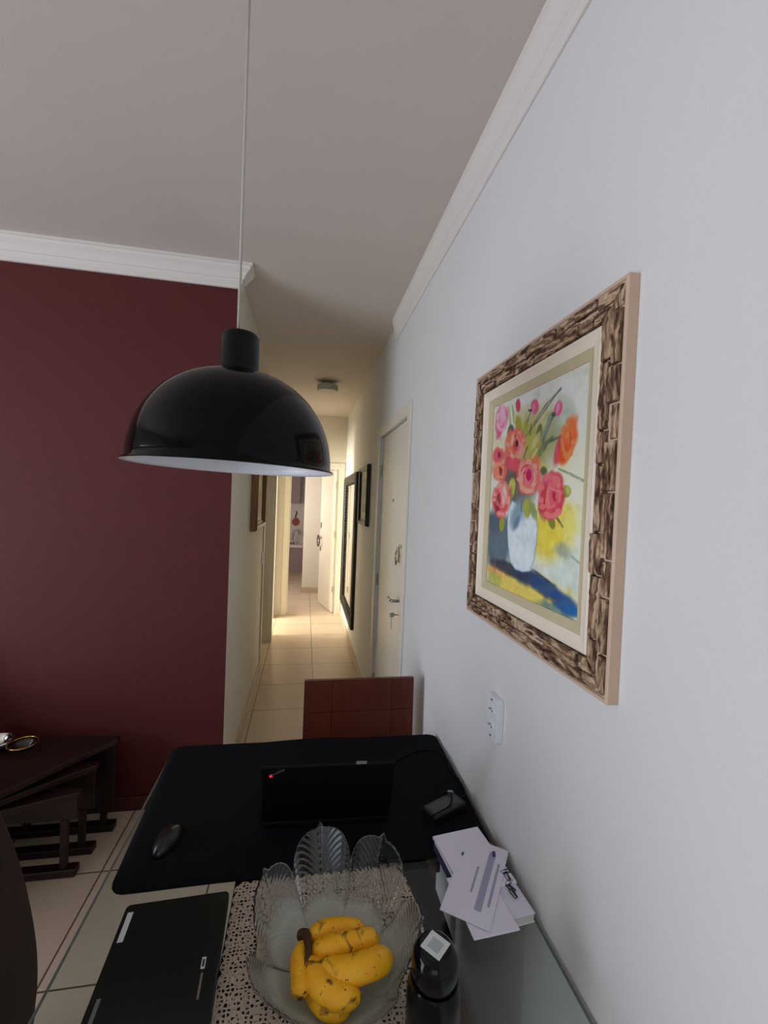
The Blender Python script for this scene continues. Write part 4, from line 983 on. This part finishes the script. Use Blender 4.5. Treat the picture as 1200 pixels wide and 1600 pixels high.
def nest(name, label, xr, y, ztop, depth, zpan):
    t = thing(name, label, 'side table', (xr, y, 0), group='nest of side tables')
    W_ = .62
    bm = bmesh.new(); prism(bm, [(0.006, .02), (-W_, .04), (-W_, -depth*1.5), (-.40, -depth*1.5), (-.26, -depth), (0.006, -.012)], ztop-.028, ztop); obj('tabletop', bm, M_NEST, t, bevel=.004)
    obj('end_panel', B((-W_+.02, -.004, -.008, .012, zpan, ztop-.028)), M_NEST, t, bevel=.002)
    for x in (-.066, -.40): obj('leg', B((x, x+.026, -.012, .014, .032, zpan)), M_NEST, t, bevel=.002)
    obj('sled_foot', B((-W_+.04, 0, -.024, .024, 0, .034)), M_NEST, t, bevel=.006, seg=3)
    return t
nest('side_table', 'tallest of the dark brown nested side tables against the red wall', -.863, 2.30, .452, .36, .085)
nest('side_table', 'middle one of the dark brown nested side tables by the red wall', -.897, 2.165, .405, .22, .20)
nest('side_table', 'lowest and nearest of the dark brown nested side tables by the red wall', -.912, 2.045, .36, .10, .24)
t = thing('gold_rimmed_bowl', 'small clear glass bowl with a gold rim on the nested side tables', 'bowl', (-1.225, 2.215, .453))
bm = bmesh.new(); lathe(bm, [(0, 0), (.022, 0), (.03, .006), (.05, .022), (.058, .038), (.055, .038), (.047, .024), (.028, .009), (0, .006)], seg=40); obj('glass_body', bm, M_CLEAR, t, smooth=True)
bm = bmesh.new(); tube(bm, [(.057*math.cos(i*math.pi/20), .057*math.sin(i*math.pi/20), .038) for i in range(40)], .0035, 8, True); obj('gold_rim', bm, M_GOLD, t, smooth=True)
t = thing('silver_bowl', 'small shiny silver bowl on the side table, cut off by the left edge', 'bowl', (-1.345, 2.23, .453))
bm = bmesh.new(); lathe(bm, [(0, 0), (.03, 0), (.034, .006), (.06, .03), (.066, .05), (.063, .05), (.056, .03), (.03, .01), (0, .008)], seg=40); obj('silver_body', bm, M_SILVER, t, smooth=True)

# ------------------------------------------------------------ things on the table
ZT = TZ+.0006
# felt mat, draped a little at the corners
bm = bmesh.new(); nx, ny = 60, 36
def mat_pt(a, b):
    # a,b in 0..1; slightly skewed rectangle with rounded corners
    x0 = -.412+(-.440+.412)*b; x1 = .530+(.540-.530)*b
    y0 = 1.062+(1.075-1.062)*a; y1 = 1.672-(.012)*a
    r = .035; x = x0+(x1-x0)*a; y = y0+(y1-y0)*b
    # round the corners
    dx = min(x-x0, x1-x); dy = min(y-y0, y1-y)
    if dx < r and dy < r:
        sx = 1 if x-x0 < x1-x else -1; sy = 1 if y-y0 < y1-y else -1
        vx, vy = r-dx, r-dy; l = math.hypot(vx, vy); m_ = max(vx, vy)
        if l > 1e-6: k_ = m_/l; x += sx*(vx-vx*k_); y += sy*(vy-vy*k_)
    return x, y
g = [[None]*(ny+1) for _ in range(nx+1)]
for i in range(nx+1):
    for j in range(ny+1):
        x, y = mat_pt(i/nx, j/ny)
        z = ZT+.0035+(.0006*math.sin(x*23+y*9)*math.sin(y*17)) + (.006*max(0, (j/ny-.93)/.07)*max(0, math.sin(x*9+1.0)))
        g[i][j] = bm.verts.new((x, y, z))
for i in range(nx):
    for j in range(ny): bm.faces.new((g[i][j], g[i+1][j], g[i+1][j+1], g[i][j+1]))
o = obj('desk_mat', bm, M_MAT, smooth=True); tag(o, 'large black felt mat covering the far half of the glass table', 'mat')
md = o.modifiers.new('thick', 'SOLIDIFY'); md.thickness = .003; md.offset = -1

# open laptop with its back to the camera
t = thing('open_laptop', 'black laptop standing open on the felt mat with its lid towards the camera', 'laptop', (.090, 1.215, ZT+.0045), rotz=math.radians(-2.5))
obj('base', B((-.178, .178, 0.0, .24, .001, .018)), M_BLACK, t, bevel=.004)
ky = obj('keyboard', B((-.16, .16, .09, .20, .018, .0195)), M_BLACKSAT, t)
lid = obj('lid', B((-.178, .178, -.006, .002, 0.0, .228)), M_BLACK, t, bevel=.004, loc=(0, .012, .010), rot=(math.radians(22), 0, 0))
obj('screen', B((-.168, .168, .0022, .0028, .014, .216)), M_BLACKSAT, lid)
def text(name, body, size, m, parent, loc, rot, ext=.0003):
    cu = bpy.data.curves.new(name, 'FONT'); cu.body = body; cu.size = size; cu.extrude = ext; cu.align_x = 'LEFT'; cu.align_y = 'CENTER'
    tmp = bpy.data.objects.new(name+'_tmp', cu); COL.objects.link(tmp); bpy.context.view_layer.update()
    me = bpy.data.meshes.new_from_object(tmp.evaluated_get(bpy.context.evaluated_depsgraph_get())); bpy.data.objects.remove(tmp)
    me.materials.clear(); me.materials.append(m)
    o = bpy.data.objects.new(name, me); COL.objects.link(o); o.parent = parent; o.location = loc; o.rotation_euler = rot; return o
text('lid_lettering', 'ThinkPad', .0105, M_GREYLET, lid, (-.150, -.0063, .199), (math.radians(90), math.radians(-32), 0))
bm = bmesh.new(); lathe(bm, [(.0042, 0), (.0042, .001)], seg=20, caps=True); obj('red_dot', bm, M_REDLED, lid, loc=(-.151, -.006, .197), rot=(math.radians(90), 0, 0))
obj('camera_cover', B((.070, .098, -.0062, .0025, .2282, .2305)), M_GREYLET, lid, bevel=.001)
for q in (-.135, .135):
    bm = bmesh.new(); tube(bm, [(q-.025, .012, .008), (q+.025, .012, .008)], .006, 10); obj('hinge', bm, M_BLACKSAT, t)

# power adapter with its cable
t = thing('power_adapter', 'black laptop power adapter with a looped cable on the felt mat by the wall', 'power adapter', (.437, 1.222, ZT+.0045), rotz=math.radians(26))
obj('adapter_body', B((-.062, .062, -.030, .030, 0, .028)), M_BLACKSAT, t, bevel=.005, seg=3)
obj('adapter_label', B((-.05, .05, -.018, .018, .0281, .0285)), mat('dark_grey_label', rgb(62, 64, 68), .4), t)
bm = bmesh.new(); tube(bm, smooth_pts([(-.062, .0, .014), (-.075, -.004, .016), (-.05, -.022, .033), (.0, -.020, .034), (.035, .004, .034), (.045, .026, .033), (.03, .034, .03)], 8), .0024, 8); obj('looped_cable', bm, M_BLACK, t, smooth=True)
bm = bmesh.new(); lathe(bm, [(.004, -.008), (.004, .008)], seg=12, caps=True); obj('plug_tip', bm, M_METAL, t, loc=(.046, .022, .036), rot=(1.3, 0, .4))
bm = bmesh.new(); tube(bm, smooth_pts([(.490, 1.262, ZT+.018), (.515, 1.275, ZT+.010), (.532, 1.30, ZT+.009), (.534, 1.36, ZT+.007), (.522, 1.42, ZT+.009), (.530, 1.47, ZT+.012), (.510, 1.53, ZT+.010), (.44, 1.545, ZT+.0085), (.36, 1.50, ZT+.0085), (.28, 1.44, ZT+.0085)], 8), .003, 8)
tag(obj('power_cable', bm, M_BLACK, smooth=True), 'black cable running along the wall edge of the felt mat behind the adapter', 'cable')

# mouse
t = thing('computer_mouse', 'black computer mouse on the left side of the felt mat', 'mouse', (-.325, 1.205, ZT+.0045), rotz=math.radians(-12))
bm = bmesh.new(); bmesh.ops.create_uvsphere(bm, u_segments=32, v_segments=20, radius=1)
for v in bm.verts:
    x, y, z = v.co; z = max(z, 0); v.co = (x*.031*(1+.08*y), y*.054, z*.034*(1-.12*y))
obj('mouse_body', bm, M_BLACKSAT, t, smooth=True)
bm = bmesh.new(); lathe(bm, [(.004, -.003), (.0065, 0), (.004, .003)], seg=20, caps=True); obj('scroll_wheel', bm, M_BLACK, t, loc=(0, .026, .0265), rot=(0, math.pi/2, 0))

# closed laptop at the left
t = thing('closed_laptop', 'closed dark grey laptop lying on the glass at the lower left', 'laptop', (-.238, .845, ZT), rotz=math.radians(2.4))
bm = bmesh.new(); plateP = rr(.106, .170, .010)
def slab(P, z0, z1):
    bm = bmesh.new(); prism(bm, P, z0, z1); return bm
obj('base', slab(plateP, 0, .013), M_BLACKSAT, t, bevel=.002)
lid2 = obj('lid', slab(plateP, .0138, .022), M_LAPDARK, t, bevel=.002)
obj('barcode_sticker', B((-.0975, -.0865, .085, .150, .022, .0223)), M_LABEL, lid2)
obj('grey_strip', B((-.094, -.087, -.078, -.016, .022, .0223)), M_GREYLET, lid2, bevel=.001)
obj('logo_bar', B((.0735, .081, .004, .026, .022, .0223)), M_LABEL, lid2, bevel=.002)
obj('logo_bar_centre', B((.0755, .079, .008, .022, .0223, .0225)), M_LAPDARK, lid2)
obj('silver_strip', B((.076, .080, -.048, -.003, .022, .0223)), M_METAL, lid2, bevel=.001)

# lace runner with a scalloped border
def scal(n, x0, x1, y0, y1, r):
    P = []
    def side(ax, ay, bx, by):
        L_ = math.hypot(bx-ax, by-ay); k_ = max(1, round(L_/(2*r))); nx_, ny_ = (by-ay)/L_, -(bx-ax)/L_
        for i in range(k_):
            for q in range(6):
                a = math.pi*q/6; s_ = (i+.5-.5*math.cos(a))/k_
                P.append((ax+(bx-ax)*s_+nx_*math.sin(a)*r*.8, ay+(by-ay)*s_+ny_*math.sin(a)*r*.8))
    side(x0, y0, x1, y0); side(x1, y0, x1+.014, .93); side(x1+.014, .93, x1, y1); side(x1, y1, x0, y1); side(x0, y1, x0, y0)
    return P
bm = bmesh.new(); P = scal(0, -.122, .262, .25, 1.052, .012)
f = bm.faces.new([bm.verts.new((x, y, 0)) for x, y in P]); bmesh.ops.triangulate(bm, faces=[f])
o = obj('lace_runner', bm, M_LACE, loc=(0, 0, ZT+.0006)); tag(o, 'beige crocheted lace runner under the glass bowl', 'table runner')
md = o.modifiers.new('thick', 'SOLIDIFY'); md.thickness = .0009; md.offset = 1

# leaf bowl
BX, BY = .088, .836
t = thing('glass_leaf_bowl', 'clear and frosted glass bowl shaped like leaves holding the bananas', 'bowl', (BX, BY, ZT+.0018))
cent = [(99, 1.16, .156), (49, 1.12, .150), (-12, 1.06, .110), (-75, 1.06, .070), (-145, 1.13, .092), (149, 1.08, .136)]
NT, NR = 480, 70
bm = bmesh.new(); fl = bm.verts.layers.float.new('frost'); rows = []
for j in range(NR+1):
    s_ = j/NR; row = []
    for i in range(NT):
        th = 360*i/NT
        best = min(cent, key=lambda c: abs((th-c[0]+180) % 360-180)); dd = (th-best[0]+180) % 360-180
        # half width of this lobe on the side of th
        others = [abs((c[0]-best[0]+180) % 360-180) for c in cent if c is not best and (((c[0]-best[0]+180) % 360-180) > 0) == (dd > 0)]
        hwid = min(others)/2 if others else 30
        q = min(1, abs(dd)/hwid)
        lob = (1-q**3.2)**.5 if q < 1 else 0
        ztip = best[2]*(.45+.55*lob)*(1+.07*max(0, 1-q/.10))
        rad = .050+.108*best[1]*s_**.72*(.90+.10*lob)
        z = .004+(ztip-.004)*s_**1.55
        # leaf relief: central rib and slanting veins
        rib = -.0055*math.exp(-(q/.06)**2)*s_+.009*(q**2)*s_*(1 if q < 1 else 1)
        vein = .0007*math.sin((s_*17-q*6.5)*2*math.pi)*min(1, s_*3)*(1-q**6)
        rad += -rib*1.0+vein*1.0
        a = math.radians(th); vv_ = bm.verts.new((rad*math.cos(a), rad*math.sin(a), z)); 
        vv_[fl] = max(0, min(1, (.46-s_)/.10)) if best[0] in (99, 49) else max(0, min(1, (.72-s_)/.25))
        row.append(vv_)
    rows.append(row)
cvt = bm.verts.new((0, 0, .002)); cvt[fl] = 1
for a, b_ in zip(rows, rows[1:]):
    for i in range(NT): bm.faces.new((a[i], a[(i+1) % NT], b_[(i+1) % NT], b_[i]))
for i in range(NT): bm.faces.new((cvt, rows[0][(i+1) % NT], rows[0][i]))
o = obj('leaf_petals', bm, M_BOWL, t, smooth=True); md = o.modifiers.new('thick', 'SOLIDIFY'); md.thickness = .0035; md.offset = 0

# bananas
t = thing('banana_bunch', 'bunch of ripe yellow bananas lying in the glass leaf bowl', 'bananas', (0, 0, 0))
ZB = ZT
def banana(pts, r0, label=None):
    bm = bmesh.new(); tl = bm.verts.layers.float.new('tip'); sp_ = smooth_pts(pts, 9); n = len(sp_)
    def rad(s): 
        e = min(1, (s/.16)**.6) if s < .16 else 1; e2 = min(1, ((1-s)/.13))**.55 if s > .87 else 1
        return r0*max(.30*(1 if s < .5 else .75), e*e2*(.96+.04*math.sin(s*3.1)))
    rings = tube(bm, sp_, rad, 12)
    for i, rg in enumerate(rings):
        s = i/(n-1)
        for k_, v in enumerate(rg):
            c = sum((x.co for x in rg), Vector())/len(rg); d_ = v.co-c
            v.co = c+d_*(1+.07*math.cos(5*2*math.pi*k_/12))
            v[tl] = 1.0 if s > .975 else 0.0
    o = obj('banana', bm, M_BANANA, t, smooth=True, subd=1); return o
def zz(v): return v+ZB
banana([(.034, .846, zz(.050)), (.064, .850, zz(.066)), (.108, .845, zz(.070)), (.150, .838, zz(.062))], .0195)
banana([(.036, .822, zz(.050)), (.078, .812, zz(.072)), (.128, .812, zz(.076)), (.173, .818, zz(.068))], .0205)
banana([(.042, .800, zz(.048)), (.088, .768, zz(.068)), (.140, .766, zz(.074)), (.192, .784, zz(.068))], .0240)
banana([(.038, .812, zz(.048)), (.046, .772, zz(.062)), (.074, .744, zz(.060)), (.128, .736, zz(.052))], .0225)
banana([(.032, .846, zz(.046)), (.020, .812, zz(.058)), (.022, .776, zz(.058)), (.022, .748, zz(.052))], .0185)
banana([(.035, .830, zz(.040)), (.044, .776, zz(.036)), (.066, .742, zz(.036)), (.110, .734, zz(.034))], .0170)
bm = bmesh.new(); tube(bm, smooth_pts([(.022, .856, zz(.058)), (.030, .846, zz(.069)), (.034, .826, zz(.075)), (.034, .802, zz(.076)), (.031, .780, zz(.072))], 6), lambda s: .0105*(1-.62*s), 10); obj('stem', bm, M_STEM, t, smooth=True)

# black bottle with a sticker on its cap
t = thing('black_bottle', 'glossy black bottle with a square white sticker on top, right of the bowl', 'bottle', (.242, .690, ZT+.0002))
bm = bmesh.new(); lathe(bm, [(0, 0), (.042, 0), (.046, .005), (.046, .095), (.044, .112), (.040, .124), (0, .1245)], seg=64); o = obj('bottle_body', bm, M_BOTTLE, t); auto_smooth(o, .8)
bm = bmesh.new(); lathe(bm, [(0, .125), (.037, .125), (.039, .128), (.039, .154), (.0365, .166), (.030, .174), (.0265, .1765), (0, .177)], seg=64); o = obj('cap', bm, M_BOTTLE, t); auto_smooth(o, .6)
stk = obj('sticker', B((-.0185, .0185, -.0185, .0185, .1772, .1777)), M_LABEL, t, rot=(0, 0, math.radians(41)))
obj('sticker_print', B((-.011, .010, -.011, .010, .1777, .1779)), mat('pale_grey_print', rgb(172, 180, 184), .6), stk)

# books and papers by the wall
t = thing('white_book', 'thick white book at the bottom of the papers by the wall', 'book', (.452, .985, ZT), rotz=math.radians(6))
obj('pages', B((-.069, .069, -.118, .118, .002, .019)), M_BOOKEDGE, t); obj('cover', B((-.071, .071, -.120, .120, .019, .0212)), M_PAPER, t, bevel=.0006); obj('cover', B((-.071, .071, -.120, .120, 0, .002)), M_PAPER, t, bevel=.0006)
obj('spine', B((-.0725, -.071, -.120, .120, 0, .0212)), mat('dark_blue_spine', rgb(70, 74, 104), .5), t)
t = thing('notepad', 'white notepad lying on the white book at its far end', 'notepad', (.447, 1.035, ZT+.0215), rotz=math.radians(8))
obj('notepad_sheets', B((-.068, .068, -.098, .085, 0, .007)), M_PAPER, t, bevel=.0005)
t = thing('paper_sheet', 'white printed sheet on top of the stack of papers, turned towards the wall', 'paper', (.4355, .967, ZT+.0298), rotz=math.radians(-35))
obj('sheet', B((-.055, .055, -.120, .120, 0, .0006)), M_PAPER, t)
for i, (x, w_) in enumerate(((.020, .016), (.040, .006), (-.004, .005))):
    obj('printed_column', B((x-w_/2, x+w_/2, -.085+i*.02, .095-.03*i, .0006, .0008)), M_PAPERINK, t)
obj('ink_mark', B((.036, .044, .075, .095, .0006, .0009)), M_INK, t, rot=(0, 0, .2))
obj('ink_mark', B((-.052, -.047, .050, .062, .0006, .0009)), M_INK, t)
t = thing('envelope', 'white envelope sticking out towards the camera below the printed sheet', 'envelope', (.420, .908, ZT+.0240), rotz=math.radians(4))
obj('envelope_body', B((-.052, .054, -.075, .075, 0, .004)), M_PAPER, t, bevel=.001)
obj('stamp_mark', B((.030, .040, .01, .03, .004, .0043)), M_PAPERINK, t)
# bundle of clips and a thin cable between the papers and the wall
t = thing('clip_bundle', 'tangle of small dark wire clips on the book next to the wall', 'clips', (.510, .950, ZT+.0225))
for q in range(5):
    bm = bmesh.new(); a_ = random.uniform(0, 3.1); cx_, cy_ = random.uniform(-.006, .004), -.030+q*.014
    pts_ = [(cx_+math.cos(a_)*lx-math.sin(a_)*ly, cy_+math.sin(a_)*lx+math.cos(a_)*ly, .003+.0018*q*.6) for lx, ly in ((-.011, -.004), (.010, -.005), (.013, 0), (.010, .004), (-.008, .004), (-.011, .001), (-.008, -.002), (.006, -.002))]
    tube(bm, smooth_pts(pts_, 4), .0011, 6); obj('wire_clip', bm, mat('dark_wire', rgb(60, 62, 66), .3, metal=.8) if q == 0 else bpy.data.materials['dark_wire'], t, smooth=True)

for o in bpy.data.objects:
    if o.type == 'MESH' and o.data.materials and o.data.materials[0] is None: o.data.materials[0] = M_WALL
